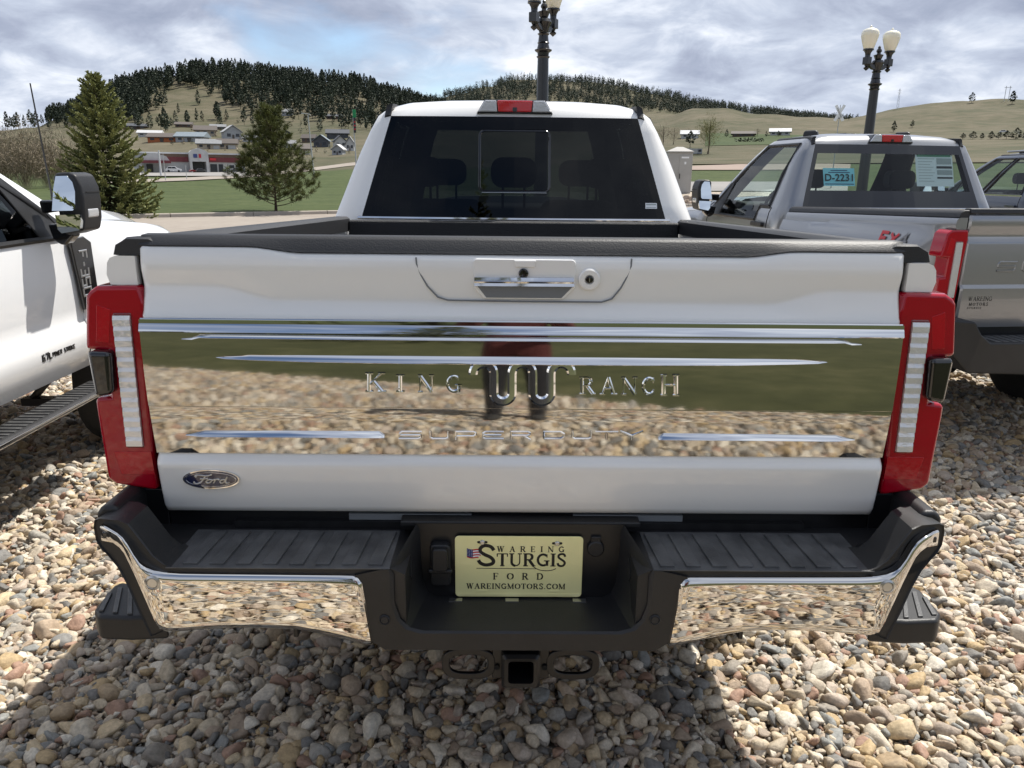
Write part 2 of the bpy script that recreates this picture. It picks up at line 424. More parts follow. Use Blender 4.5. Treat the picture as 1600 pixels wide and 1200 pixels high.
def block(ch):                    # wide technical capitals
    w = 1.9; th = .22; a, b_, m_ = .11, .89, .5
    g = {'S': [[(w, b_), (.25, b_), (.1, .7), (.1, m_)], [(.1, m_), (w-.1, m_)], [(w-.1, m_), (w-.1, .25), (w-.3, a), (0, a)]],
         'U': [[(.1, 1), (.1, .25), (.3, a), (w-.3, a), (w-.1, .25), (w-.1, 1)]],
         'P': [[(.1, 0), (.1, b_), (w-.3, b_), (w-.1, .75), (w-.1, .55), (w-.3, .40), (.1, .40)]],
         'E': [[(w, b_), (.3, b_), (.1, .7), (.1, .25), (.3, a), (w, a)], [(.1, m_), (w-.2, m_)]],
         'R': [[(.1, 0), (.1, b_), (w-.3, b_), (w-.1, .75), (w-.1, .6), (w-.3, .46), (.1, .46)], [(w-.7, .46), (w-.1, 0)]],
         'D': [[(.1, a), (.1, b_), (w-.4, b_), (w-.1, .65), (w-.1, .3), (w-.4, a), (.1, a)]],
         'T': [[(0, b_), (w, b_)], [(w/2, b_), (w/2, 0)]],
         'Y': [[(.05, 1), (w/2, .45), (w-.05, 1)], [(w/2, .45), (w/2, 0)]], ' ': []}
    return w, [(p, th) for p in g[ch]]
def letters(mb, text, mp, x0, z0, h, gap=.12, lift=.002, glyphs=glyph, wide=1.0, big=None):
    """writes text; returns the end x.  mp(x, z, height) -> point; strokes sit a hair apart so none share a plane"""
    x = x0; k = 0
    for ch in text:
        w, st = glyphs(ch); hh = h
        for path, th in st:
            k += 1; li = lift*(1+.06*(k % 5))
            mb.ribbon([(x+p[0]*hh*wide, z0+p[1]*hh) for p in path], th*hh*(wide if wide < 1 else 1), li, mp)
        x += (w*wide+gap)*hh
    return x-gap*h
def text_width(text, h, gap, glyphs=glyph, wide=1.0):
    return sum((glyphs(c)[0]*wide+gap)*h for c in text)-gap*h
def font_text(name, body, size, mat, parent, mtx, extrude=.0004, align='CENTER', bold=0):
    cu = bpy.data.curves.new(name, 'FONT'); cu.body = body; cu.size = size; cu.extrude = extrude; cu.align_x = align; cu.offset = bold; cu.resolution_u = 3
    tmp = bpy.data.objects.new(name, cu); COL.objects.link(tmp)
    dg = bpy.context.evaluated_depsgraph_get()
    me = bpy.data.meshes.new_from_object(tmp.evaluated_get(dg))
    bpy.data.objects.remove(tmp); me.name = name
    me.materials.clear(); me.materials.append(MATS[mat])
    o = bpy.data.objects.new(name, me); COL.objects.link(o); o.parent = parent; o.matrix_local = mtx
    return o
# ================================================================== TRUCKS (shared builders, local space: x right, y ahead, tailgate at y = 0)
ZS = [.60, .66, .74, .82, .875, .95, 1.1, 1.25, 1.322, 1.39, 1.443, 1.51, 1.575, 1.67, 1.77, 1.869, 1.941, 1.985, 2.015, 2.035, 2.046]
HWZ = ([.60, .66, .74, .82, .875, .95, 1.1, 1.25, 1.34, 1.40, 1.443, 1.575, 1.721, 1.85, 1.931, 1.985, 2.015, 2.035, 2.046],
       [.93, .965, .995, .995, .970, .975, .98, .978, .97, .955, .935, .882, .825, .764, .718, .672, .575, .42, .22])
YRZ = ([1.443, 1.941, 1.985, 2.015, 2.035, 2.046], [0, .17, .19, .25, .36, .55])
FR = [-1, -.95, -.90, -.66, -.44, -.2275, 0, .2275, .44, .66, .90, .95, 1]
FF = [1, .9, .6, .3, 0, -.3, -.6, -.9, -1]
IW0, IW1, IDR = ZS.index(1.443), ZS.index(1.941), ZS.index(1.322)
def cab_loop(z, sp, inset=0.0):
    hw = interp(z, *HWZ); gl = interp(z, [1.443, 1.941], [.778, .638])
    rc = max(.03, hw-gl/.95) if 1.443 <= z <= 1.95 else (.1 if z < 1.443 else min(.12, hw*.4))
    if z < 1.443: rc = .12
    yr = sp['rear']+interp(z, *YRZ)+inset
    yf = interp(z, [1.40, 1.443, 1.941, 1.985, 2.015, 2.035, 2.046], [sp['ws0']+.12, sp['ws0'], sp['ws1'], sp['ws1']-.08, sp['ws1']-.2, sp['ws1']-.36, sp['ws1']-.5])-inset
    hw -= inset; hs = hw-rc; rf = min(.11, hw*.4)
    pts, seg = [], []
    def put(p, kind, f): pts.append((p[0], p[1], z)); seg.append((kind, f))
    for f in FR: put((hs*f, yr+.035*f*f), 'rear', f)
    y0 = yr+.035; 
    for k in (1, 2, 3):
        a = R(90*k/4); put((hs+rc*math.sin(a), y0+rc*(1-math.cos(a))), 'corner', 0)
    ya, yb = y0+rc, yf-rf+.0-.06
    for f in sp['side']: put((hw, lerp(ya, yb, f)), 'side', f)
    for k in (1, 2, 3):
        a = R(90*k/4); put((hw-rf*(1-math.cos(a)), yb+rf*math.sin(a)), 'corner', 0)
    for f in FF: put(((hw-rf)*f, yf-.06*f*f), 'front', f)
    for k in (1, 2, 3):
        a = R(90*k/4); put((-(hw-rf)-rf*math.sin(a), yb+rf*math.cos(a)), 'corner', 0)
    for f in reversed(sp['side']): put((-hw, lerp(ya, yb, f)), 'side_l', f)
    for k in (1, 2, 3):
        a = R(90*k/4); put((-hs-rc*math.cos(a), y0+rc*(1-math.sin(a))), 'corner', 0)
    return pts, seg
def side_pt(sp, s, f, z):
    hw = interp(z, *HWZ); pts, seg = cab_loop(z, sp)
    a = [p for p, q in zip(pts, seg) if q[0] == 'side']
    return (s*hw, lerp(a[0][1], a[-1][1], f), z)
def rear_pt(sp, x, z, off=0.0):
    hw = interp(z, *HWZ); gl = interp(z, [1.443, 1.941], [.778, .638]); hs = gl/.95
    return (x, sp['rear']+interp(z, *YRZ)+.035*(x/hs)**2-off, z)

def build_cab(root, sp):
    shell, inner = MB(), MB(); gl = {'rear': MB(), 'front': MB(), 'border': MB()}
    loops = [cab_loop(z, sp) for z in ZS]; iloops = [cab_loop(z, sp, .04) for z in ZS]
    seg = loops[0][1]; n = len(seg)
    def hole(j):
        a, b = seg[j], seg[(j+1) % n]
        if a[0] != b[0]: return None
        fm = (a[1]+b[1])/2
        if a[0] == 'rear' and abs(fm) < .95: return 'rear'
        if a[0] == 'front' and abs(fm) < .9: return 'front'
        if a[0] in ('side', 'side_l'):
            for w0, w1 in sp['win']:
                if w0 < fm < w1: return a[0]+str(w0)
        return None
    holes = [hole(j) for j in range(n)]
    shell.add([p for L in loops for p in L[0]], [])
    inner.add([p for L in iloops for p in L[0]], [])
    for i in range(len(ZS)-1):
        for j in range(n):
            q = (i*n+j, i*n+(j+1) % n, (i+1)*n+(j+1) % n, (i+1)*n+j)
            h = holes[j] if IW0 <= i < IW1 else None
            if IDR <= i < IW0 and holes[j] and holes[j].startswith('side') and (seg[j][1]+seg[(j+1) % n][1])/2 > sp['drop']: h = holes[j]
            if h is None:
                shell.face(q)
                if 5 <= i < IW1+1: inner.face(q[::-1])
            else:
                P = [loops[a][0][b] for a, b in ((i, j), (i, (j+1) % n), (i+1, (j+1) % n), (i+1, j))]
                key = h
                if h == 'rear' and sp.get('frit'):
                    fm = abs(seg[j][1]+seg[(j+1) % n][1])/2
                    if fm > .90 or ZS[i+1] <= 1.576 or ZS[i] >= 1.868: key = 'border'
                gl.setdefault(key, MB()).add(P, [(0, 1, 2, 3)])
    e = (len(ZS)-1)*n; shell.face([e+k for k in range(n)])
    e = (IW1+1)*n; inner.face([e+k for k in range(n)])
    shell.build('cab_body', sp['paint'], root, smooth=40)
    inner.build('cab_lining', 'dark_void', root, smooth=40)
    gl['rear'].build('rear_window', sp['rear_glass'], root, smooth=60)
    for key in gl:
        if key.startswith('side'): gl[key].build('side_glass', sp['side_glass'], root, smooth=60)
    gl['front'].build('windshield', 'glass_clear', root, smooth=60)
    if gl['border'].f: gl['border'].build('window_border', 'black_gloss', root, smooth=60)
    # seats: solid to the belt, with headrests that show against the windshield
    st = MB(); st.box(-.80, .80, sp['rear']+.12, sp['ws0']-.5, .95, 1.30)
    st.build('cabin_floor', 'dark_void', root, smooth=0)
    rows = [sp['ws1']-.55] + ([sp['rear']+.33] if sp['crew'] else [])
    for k, y in enumerate(rows):
        for x in ((-.42, .42) if k == 0 else (-.52, 0, .52)):
            sb = MB(); w = .25 if k == 0 else .24
            sb.prism(rrect(x-w, x+w, 1.1, 1.50 if k == 0 else 1.47, .09), 'y', y, y+.14)
            seat = sb.build('seat_back', 'seat_cloth', root, bevel=.03)
            hb = MB(); hb.prism(rrect(x-.125, x+.125, 1.585, 1.745, .06), 'y', y+.02, y+.12)
            hb.tube([(x-.06, y+.07, 1.44), (x-.06, y+.07, 1.60)], .008); hb.tube([(x+.06, y+.07, 1.44), (x+.06, y+.07, 1.60)], .008)
            hb.build('headrest', 'seat_cloth', seat, bevel=.02)
    db = MB(); db.prism([(sp['ws0']-.55, 1.25), (sp['ws0']-.50, 1.43), (sp['ws0']-.1, 1.44), (sp['ws0']-.1, 1.2)], 'x', -.8, .8)
    db.build('dashboard', 'seat_cloth', root, bevel=.03)
    wb = MB(); c = Vector((-.42, sp['ws0']-.62, 1.40))
    if not sp['crew']: wb.tube([tuple(c+Vector((.19*math.cos(a), -.05*math.sin(a), .19*math.sin(a)))) for a in [2*math.pi*k/20 for k in range(21)]], .016)
    if not sp['crew']: wb.build('steering_wheel', 'seat_cloth', root)
    # trim
    for s in (-1, 1):
        tm = MB()
        P = [rear_pt(sp, s*.655, 1.942, .004), rear_pt(sp, s*.652, 1.972, .0), (s*.645, sp['rear']+.215, 1.998), (s*.640, sp['rear']+.32, 2.004), (s*.640, max(sp['rear']+.4, sp['ws1']-.25), 2.004)]
        L = []
        for k, p in enumerate(P):
            q = Vector(p); L.append([(p[0]-s*.016, p[1]-.003, p[2]+.003), (p[0], p[1]-.004, p[2]+.004), (p[0]+s*.016, p[1]-.002, p[2]-.006), (p[0]+s*.020, p[1]+.03, p[2]-.04), (p[0]-s*.022, p[1]+.03, p[2]-.04)])
        tm.loft(L); tm.build('roof_ditch_trim', 'rail_plastic', root)
        for w0, w1 in sp['win']:
            tb = MB()
            zd = 1.322 if w1 > sp['drop'] else 1.443
            path = [side_pt(sp, s, w0, 1.443)]+([side_pt(sp, s, sp['drop'], 1.443), side_pt(sp, s, sp['drop'], zd)] if zd < 1.4 else [])+[side_pt(sp, s, w1, zd), side_pt(sp, s, w1, 1.443), side_pt(sp, s, w1, 1.70), side_pt(sp, s, w1, 1.941), side_pt(sp, s, w0, 1.941), side_pt(sp, s, w0, 1.70), side_pt(sp, s, w0, 1.443)]
            tb.tube(path, .016); tb.build('window_seal', 'black_plastic', root)
        bm_ = MB(); z = 1.437
        f0 = sp['win'][0][0]-.02; f1 = sp['drop']-.01
        pa, pb = side_pt(sp, s, f0, z), side_pt(sp, s, f1, z)
        bm_.box(min(pa[0], pa[0]+s*.012), max(pa[0], pa[0]+s*.012), pa[1], pb[1], z-.018, z+.004)
        bm_.build('belt_moulding', sp.get('belt', 'black_plastic'), root, bevel=.003)
        for f in sp['seams']:
            sm = MB(); sm.tube([tuple(Vector(side_pt(sp, s, f, zz))+Vector((s*.0005, 0, 0))) for zz in (.66, .74, .82, .875, .95, 1.1, 1.25, 1.322, 1.39, 1.43)], .0035)
            sm.build('door_seam', 'dark_void', root)
        for f in sp['handles']:
            p = side_pt(sp, s, f, 1.29); hb = MB()
            hb.prism(rrect(p[1]-.11, p[1]+.11, 1.268, 1.305, .016), 'x', p[0]-.005*s, p[0]+.03*s)
            hb.build('door_handle', sp['handle'], root, bevel=.006)
    # roof: high brake lamp and clearance lamps
    zc_, yc = 2.0, sp['rear']+.21
    bl = MB()
    def chm(x0, x1, xb0, xb1, z0, z1, d): 
        return [(x0, z1), (x1, z1), (xb1, z0), (xb0, z0)]
    bl.prism(chm(-.155, .155, -.197, .197, 1.955, 2.022, 0), 'y', sp['rear']+.165, sp['rear']+.30)
    lamp = bl.build('high_brake_lamp', 'black_gloss', root, bevel=.006)
    for x0, x1, xb0, xb1, mm, nm in ((-.09, .09, -.085, .085, 'lens_red_lit', 'brake_lens'), (-.152, -.094, -.188, -.090, 'lens_clear', 'cargo_lens'), (.094, .152, .090, .188, 'lens_clear', 'cargo_lens')):
        q = MB(); q.prism([(x0, 2.018), (x1, 2.018), (xb1, 1.963), (xb0, 1.963)], 'y', sp['rear']+.150, sp['rear']+.2); q.build(nm, mm, lamp, bevel=.005)
    q = MB(); q.box(-.011, .011, sp['rear']+.145, sp['rear']+.16, 1.964, 1.985); q.build('cargo_camera', 'black_gloss', lamp, bevel=.002)
    for x in (-.43, .43):
        q = MB(); yy = sp['ws1']-.42; zr = interp(abs(x), [.22, .42, .575], [2.046, 2.035, 2.015])-.01
        q.lathe([(.001, .052), (.05, .05), (.068, .04), (.075, .01), (.075, 0)], (x, yy, zr), 4)
        q.v = [(x+(a-x)*1.0, yy+(b_-yy)*1.6, c_) for a, b_, c_ in q.v]
        q.build('roof_marker_lamp', 'black_plastic', root, bevel=.008)
    if sp.get('rails'):
        for s in (-1, 1):
            q = MB(); q.tube([(s*.60, sp['rear']+.3, 2.02), (s*.60, sp['rear']+.45, 2.05), (s*.60, sp['ws1']-.3, 2.05)], .015); q.build('roof_rail', 'steel', root)

def arch(y, yw, r_, base):
    d = r_*r_-(y-yw)**2
    return max(base, .43+math.sqrt(d)) if d > 0 else base
def build_front(root, sp):
    y0 = sp['ws0']-.13; nose = sp['ws0']+1.25; yw = sp['ws0']+.48
    ys = list(np.linspace(y0, nose, 17)); L = []
    for y in ys:
        t_ = (y-y0)/(nose-y0); dz = -.10*t_*t_; k = 1-.06*max(0, (t_-.75)/.25)**2
        zb = arch(y, yw, .50, .64)
        prof = [(.90, zb), (.985, max(zb, .70)), (1.01, max(zb, .82)), (.985, max(zb, .92)), (1.0, max(zb, 1.1)), (.995, 1.25), (.965, 1.335), (.90, 1.375), (.80, 1.385), (.72, 1.40), (.60, 1.46), (.40, 1.485), (0, 1.49)]
        bl_ = sstep(0, .22, t_)
        prof = [((lerp(interp(z, *HWZ)-.002, x, bl_) if j < 7 else (x-.02*(1-bl_) if j < 9 else x)), z) for j, (x, z) in enumerate(prof)]
        pr = [(x*k, y, z+(dz if z > 1.2 else 0)) for x, z in prof]
        L.append(pr+[(-x, yy, z) for x, yy, z in reversed(pr[:-1])])
    b_ = MB(); b_.loft(L); b_.build('front_body', sp['paint'], root, smooth=42)
    g = MB(); g.box(-.86, .86, nose-.02, nose+.03, .78, 1.25); g.build('grille', 'black_gloss', root, bevel=.02)
    g = MB(); g.box(-.97, .97, nose-.05, nose+.10, .48, .74); g.build('front_bumper', sp['bumper_mat'], root, bevel=.03)
    for s in (-1, 1):
        h = MB(); h.box(s*.80-.14, s*.80+.14, nose-.03, nose+.045, .92, 1.22); h.build('headlight', 'lens_clear', root, bevel=.03)
def build_wheels(root, ys):
    for y in ys:
        for s in (-1, 1):
            w = MB(); w.lathe([(.26, -.13), (.37, -.135), (.405, -.115), (.415, -.06), (.415, .06), (.405, .115), (.37, .135), (.26, .13)], (s*.85, y, .405), 28, 'x')
            wo = w.build('wheel', 'tyre', root)
            q = MB(); q.lathe([(.001, .05*s), (.07, .06*s), (.09, .03*s), (.20, .06*s), (.255, .10*s), (.262, .125*s), (.262, -.12*s), (.001, -.12*s)], (s*.85, y, .405), 20, 'x'); q.build('rim', 'rim', wo)
def build_bed(root, sp):
    yb = sp['rear']-.035; yw = sp['wheel']
    def zt(y): return lerp(1.473, 1.473-.07*yb/2.2, max(0, y)/yb)
    ys = [-.002, .02, .06, .10, .16]+list(np.linspace(.25, yb, 26))
    for s in (-1, 1):
        L = []
        for y in ys:
            t_ = zt(y); zb = arch(y, yw, .50, .66) if y > .13 else (1.408 if y < .11 else .9)
            if y <= .11: zb = 1.408
            bul = min(1, max(0, (y-.10)/.08))
            pr = [(.84 if y > .11 else .8745, zb), (.84 if y > .11 else .8745, t_), (.918, t_), (.931, t_-.005), (.938, t_-.016), (.942, t_-.042), (lerp(.936, .945, bul), t_-.064),
                  (lerp(.935, .962, bul), max(zb, 1.35)), (lerp(.93, .985, bul), max(zb, 1.29)), (lerp(.93, 1.0, bul), max(zb, 1.19)), (lerp(.93, 1.0, bul), max(zb, 1.02)), (lerp(.93, .985, bul), max(zb, .90)), (lerp(.93, 1.005, bul), max(zb, .83)), (lerp(.93, 1.0, bul), max(zb, .74)), (lerp(.93, .97, bul), zb)]
            L.append([(s*x, y, z) for x, z in pr])
        b_ = MB(); b_.loft(L); b_.build('bed_side', sp['paint'], root, smooth=38)
        L = []
        for y in [.004, .012]+list(np.linspace(.05, yb, 12)):
            t_ = zt(y); k = .0 if y > .01 else .004
            L.append([(s*x, y, z) for x, z in ((.828, t_-.03), (.828, t_+.030), (.842, t_+.041-k), (.893, t_+.041-k), (.917, t_+.024), (.924, t_+.002), (.917, t_+.001), (.85, t_+.001), (.838, t_-.03))])
        b_ = MB(); b_.loft(L); b_.build('rail_cap', 'rail_plastic', root, smooth=50)
        q = MB(); q.box(min(s*.80, s*.838), max(s*.80, s*.838), .06, yb-.002, .93, zt(0)-.115); q.build('bed_inner_wall', 'bed_liner', root, bevel=.01)
        q = MB(); q.box(min(s*.55, s*.80), max(s*.55, s*.80), yw-.45, yw+.45, .93, 1.16); q.build('wheel_housing', 'bed_liner', root, bevel=.05)
    q = MB(); q.box(-.80, .80, .06, yb, .88, .93); q.build('bed_floor', 'bed_liner', root)
    q = MB(); q.box(-.828, .828, yb-.05, yb-.002, .93, zt(yb)+.026); q.build('bed_front_wall', 'bed_liner', root, bevel=.012)
    q = MB()
    for s in (-1, 1): q.box(s*.45-.05, s*.45+.05, .05, sp['ws0'], .62, .80)
    q.box(-.75, .75, .02, .07, .80, .88)
    q.box(-.40, .40, yw-.5, yw+.5, .60, .80)
    q.build('chassis_frame', 'frame_black', root)
    q = MB(); q.lathe([(.05, -.75), (.05, -.16), (.17, -.12), (.17, .12), (.05, .16), (.05, .75)], (0, yw, .41), 12, 'x'); q.build('rear_axle', 'frame_black', root)

# tail lamp outline, left hand, traced on the plane of the tailgate
TL = [(150, 447), (215, 446), (220, 452), (226, 480), (229, 560), (239, 700), (248, 760), (245, 767), (180, 757), (168, 748), (150, 640), (148, 622), (172, 619), (166, 549), (133, 546), (133, 463), (138, 455)]
def tl(pts, y=-.012): return [(T(px, py, y)[0], T(px, py, y)[2]) for px, py in pts]
def build_tail_lamps(root, detailed=True):
    for s in (-1, 1):
        f = (lambda P: P) if s < 0 else (lambda P: [(-x, z) for x, z in P])
        m_ = MB(); m_.prism(f(tl(TL)), 'y', -.014, .105)
        lamp = m_.build('tail_lamp', 'lens_red', root, bevel=.016, seg=3)
        q = MB(); q.prism(f([(-.93, .915), (-.868, .915), (-.868, 1.405), (-.93, 1.405)]), 'y', .012, .12); q.build('lamp_gap_shade', 'dark_void', lamp)  # black backing; shade of the gap beside the lens put into its colour
        q = MB(); q.prism(f(tl([(134, 549), (171, 550), (176, 617), (148, 622)], -.04)), 'y', -.042, .06)
        if detailed: q.build('blind_spot_sensor', 'black_gloss', lamp, bevel=.012, seg=3)
        st = [(176, 493), (203, 493), (224, 697), (199, 697)]
        a = tl(st, -.017)
        q = MB(); q.prism(f([(lerp(x, sum(p[0] for p in a)/4, -.10), z+(.006 if k < 2 else -.006)) for k, (x, z) in enumerate(a)]), 'y', -.0165, .0); q.build('lamp_bezel', 'lens_red_dark', lamp, bevel=.004)
        N = 13 if detailed else 1
        for k in range(N):
            t0, t1 = k/N, (k+.97)/N
            P = [(lerp(a[0][0], a[3][0], t0), lerp(a[0][1], a[3][1], t0)), (lerp(a[1][0], a[2][0], t0), lerp(a[1][1], a[2][1], t0)), (lerp(a[1][0], a[2][0], t1), lerp(a[1][1], a[2][1], t1)), (lerp(a[0][0], a[3][0], t1), lerp(a[0][1], a[3][1], t1))]
            P = f(P); q = MB()
            ys_ = (-.0194, -.0194, -.0220, -.0220)
            m0, m1 = [(lerp(P[a][0], P[b_][0], .42), -.0220, lerp(P[a][1], P[b_][1], .42)) for a, b_ in ((0, 3), (1, 2))]
            q.add([(p[0], yy, p[1]) for p, yy in zip(P, ys_)]+[(p[0], -.010, p[1]) for p in P]+[m0, m1], [(0, 1, 9, 8), (8, 9, 2, 3), (0, 4, 5, 1), (1, 5, 6, 2, 9), (2, 6, 7, 3), (3, 7, 4, 0, 8)])
            q.build('lamp_segment', 'lamp_silver' if detailed else 'lens_clear', lamp, smooth=0)
        for P in ([(150, 476), (172, 484), (170, 536), (150, 534)], [(178, 706), (236, 706), (242, 742), (190, 741)]):
            q = MB(); q.prism(f(tl(P, -.0155)), 'y', -.0152, -.010); q.build('lamp_glow_patch', 'lens_red_glow', lamp, bevel=.001)  # brighter red panels painting the glow inside the lens

# door mirror outline, traced on the near truck (right hand)
MIR_O = (-3.3, 2.05)
def mz(pts): return [(T(.15*x, 250+.15*y, MIR_O[1])[0]-MIR_O[0], T(.15*x, 250+.15*y, MIR_O[1])[2]) for x, y in pts]
def build_mirrors(root, sp):
    y = sp['ws0']-.42
    for s in (-1, 1):
        f = (lambda P: [(s*a, b_) for a, b_ in mz(P)])
        h = MB(); P = f([(487, 180), (520, 133), (650, 128), (725, 150), (790, 280), (815, 420), (830, 620), (815, 745), (640, 795), (590, 745), (548, 545), (500, 300)])
        h.prism(P, 'y', y-.005, y+.17)
        head = h.build('door_mirror', 'black_plastic', root, bevel=.022, seg=3)
        q = MB(); q.prism(f([(560, 168), (665, 165), (720, 230), (752, 330), (765, 500), (745, 528), (552, 530), (548, 300)]), 'y', lambda p_: y-.036+.11*(p_[1]-1.50)+.22*(abs(p_[0])-1.17), y+.0); q.build('mirror_glass', 'mirror_glass', head)
        q = MB(); q.prism(f([(570, 575), (800, 570), (815, 640), (805, 735), (640, 765), (600, 720)]), 'y', lambda p_: y-.030+.05*(p_[1]-1.45)+.22*(abs(p_[0])-1.17), y+.0); q.build('lower_mirror_glass', 'mirror_glass', head)
        q = MB(); q.prism(f([(780, 520), (827, 515), (838, 560), (836, 610), (800, 620)]), 'y', y+.03, y+.13); q.build('turn_signal', 'lens_clear', head, bevel=.006)
        q = MB(); q.prism(f([(780, 335), (806, 335), (808, 345), (780, 347)]), 'y', y+.03, y+.165); q.build('mirror_seam', 'dark_void', head)
        q = MB()
        q.prism(f([(290, 425), (530, 425), (545, 540), (330, 570)]), 'y', y+.03, y+.10)
        q.prism(f([(390, 680), (600, 670), (680, 800), (590, 900), (540, 905), (450, 850)]), 'y', y+.03, y+.10)
        q.build('mirror_arm', 'black_gloss', root, bevel=.015)
        # triangular sail panel at the foot of the windscreen pillar
        hwz = lambda z: interp(z, *HWZ)
        a, b_, c_ = (y-.02, 1.452), (y+.36, 1.452), (y+.02, 1.70)
        ws = lambda z: lerp(sp['ws0'], sp['ws1'], (z-1.443)/.5)-.16
        q = MB(); ZB = 1.33
        q.add([(s*(hwz(ZB)+.012), ws(1.45)-.26, ZB), (s*(hwz(ZB)+.012), ws(1.45)+.06, ZB), (s*(hwz(1.62)+.012), ws(1.62)-.04, 1.62), (s*(hwz(1.62)+.012), ws(1.62)-.12, 1.62),
                         (s*(hwz(ZB)-.03), ws(1.45)-.26, ZB), (s*(hwz(ZB)-.03), ws(1.45)+.06, ZB), (s*(hwz(1.62)-.03), ws(1.62)-.04, 1.62), (s*(hwz(1.62)-.03), ws(1.62)-.12, 1.62)],
                        [(0, 1, 2, 3), (4, 7, 6, 5), (0, 4, 5, 1), (1, 5, 6, 2), (2, 6, 7, 3), (3, 7, 4, 0)])
        q.build('mirror_sail', 'black_plastic', root, bevel=.006)

def plain_tailgate(root, sp):
    rows = []
    xs = [-.866, -.864, -.855]+list(np.linspace(-.84, .84, 25))+[.855, .864, .866]
    for x in xs:
        e = max(0, (abs(x)-.85)/.016)**2*.014
        rows.append([(x, y+e, z) for y, z in ((.05, 1.492), (.006, 1.492), (-.006, 1.484), (-.012, 1.465), (-.010, 1.42), (.004, 1.385), (.004, 1.37), (-.012, 1.345), (-.014, 1.33), (-.012, 1.14), (-.012, 1.105), (-.030, 1.085), (-.030, 1.07), (-.024, .92), (-.012, .862), (.03, .858))])
    g = MB(); g.grid(rows); t_ = g.build('tailgate', sp['paint'], root, smooth=30)
    q = MB(); q.box(-.866, .866, .03, .055, .86, 1.492); q.build('tailgate_inner', 'bed_liner', t_)
    q = MB(); q.prism([(-.006, 1.494), (0.0, 1.522), (.05, 1.522), (.06, 1.494)], 'x', -.865, .865); q.build('tailgate_cap', 'rail_plastic', t_, bevel=.006)
    q = MB(); q.prism(rrect(-.115, .115, 1.395, 1.445, .01), 'y', -.018, .0); q.build('tailgate_handle', 'black_plastic', t_, bevel=.005)
    return t_
def work_bumper(root, sp):
    q = MB(); P = [(-1.0, .80), (-.98, .93), (-.88, .93), (-.84, .86), (-.78, .815), (-.30, .815), (-.24, .69), (.24, .69), (.30, .815), (.78, .815), (.84, .86), (.88, .93), (.98, .93), (1.0, .80), (.88, .64), (.34, .62), (-.34, .62), (-.88, .64)]
    q.prism(P, 'y', lambda p: -.22+2.2*max(0, abs(p[0])-.8)**2, .02)
    b_ = q.build('rear_bumper', 'black_plastic', root, bevel=.012)
    for s in (-1, 1):
        for k in range(9):
            x = s*(.325+k*.05); q = MB(); q.box(x-.018, x+.018, -.205, -.04, .814, .819); q.build('tread_rib', 'black_rubber_tread', b_, bevel=.002)
    q = MB(); q.box(-.24, .24, -.05, -.02, .68, .84); q.build('plate_recess', 'dark_void', b_)

def truck_base(label, loc, sp, group, rz=0):
    root = thing('pickup_truck', label, 'truck', loc, rz, group)
    sp = dict(dict(crew=True, side=[0, .05, .12, .25, .40, .47, .52, .62, .74, .84, .93, 1], win=[(.05, .47), (.52, .93)], seams=[.035, .495, .965], handles=[.10, .56], drop=.62, rear=2.25, ws0=4.65, ws1=3.80,
                   wheel=1.25, handle='black_plastic', bumper_mat='chrome_plain', rear_glass='glass_dark', side_glass='glass_dark'), **sp)
    build_cab(root, sp); build_front(root, sp); build_bed(root, sp); build_mirrors(root, sp)
    build_wheels(root, [sp['wheel'], sp['ws0']+.48])
    return root, sp
# ================================================================== THE WHITE TRUCK IN FRONT
GRP = 'pickup trucks parked in a row on the gravel'
white, SPW = truck_base('white crew cab pickup seen from behind with chrome tailgate panel and yellow plate', (0, 0, 0), dict(paint='white_paint', handle='white_paint'), GRP)
build_tail_lamps(white)
# --- tailgate skin
xs = [-.8665, -.8655, -.862, -.855]+list(np.linspace(-.845, .845, 70))+[.855, .862, .8655, .8665]
rows = []
for x in xs:
    s_ = sstep(.50, .62, abs(x)); k_ = sstep(.56, .70, abs(x)); e = max(0, (abs(x)-.853)/.0135)**2*.016
    zk = lerp(1.378, 1.408, k_)
    prof = [(.05, 1.483+.013*s_), (.008, 1.483+.013*s_), (.001, 1.4815+.013*s_), (-.0045, 1.476+.013*s_), (-.009, 1.464), (-.0105, 1.452), (-.010, 1.44), (-.005, zk+.008), (-.0045, zk), (-.006, zk-.008),
            (-.022, 1.350), (-.028, 1.341), (-.028, 1.335), (-.024, 1.32), (-.024, 1.02), (-.027, 1.010), (-.036, 1.000), (-.0415, .993), (-.043, .986), (-.0425, .978), (-.035, .915), (-.029, .878), (-.022, .863), (-.008, .857), (.03, .857)]
    rows.append([(x, y+e, z) for y, z in prof])
g = MB(); g.grid(rows)
tg = g.build('tailgate', 'white_paint', white, smooth=50)
q = MB(); q.box(-.866, .866, .032, .055, .86, 1.482); q.build('tailgate_inner', 'bed_liner', tg)
L = []
for x in list(np.linspace(-.864, .864, 60)):
    s_ = sstep(.50, .62, abs(x)); zl = 1.4845+.013*s_; e = max(0, (abs(x)-.855)/.009)*.004
    L.append([(x, -.002+e, zl), (x, .002+e, zl+.006), (x, .012+e, 1.512), (x, .020, 1.5185), (x, .055, 1.520), (x, .062, 1.512), (x, .062, 1.48), (x, .01, 1.4835)])
g = MB(); g.loft(L); g.build('tailgate_cap', 'rail_plastic', tg, smooth=40)
for s in (-1, 1):
    q = MB(); q.box(s*.8695-.0025, s*.8695+.0025, .014, .05, .86, 1.51); q.build('tailgate_gap', 'dark_void', tg)
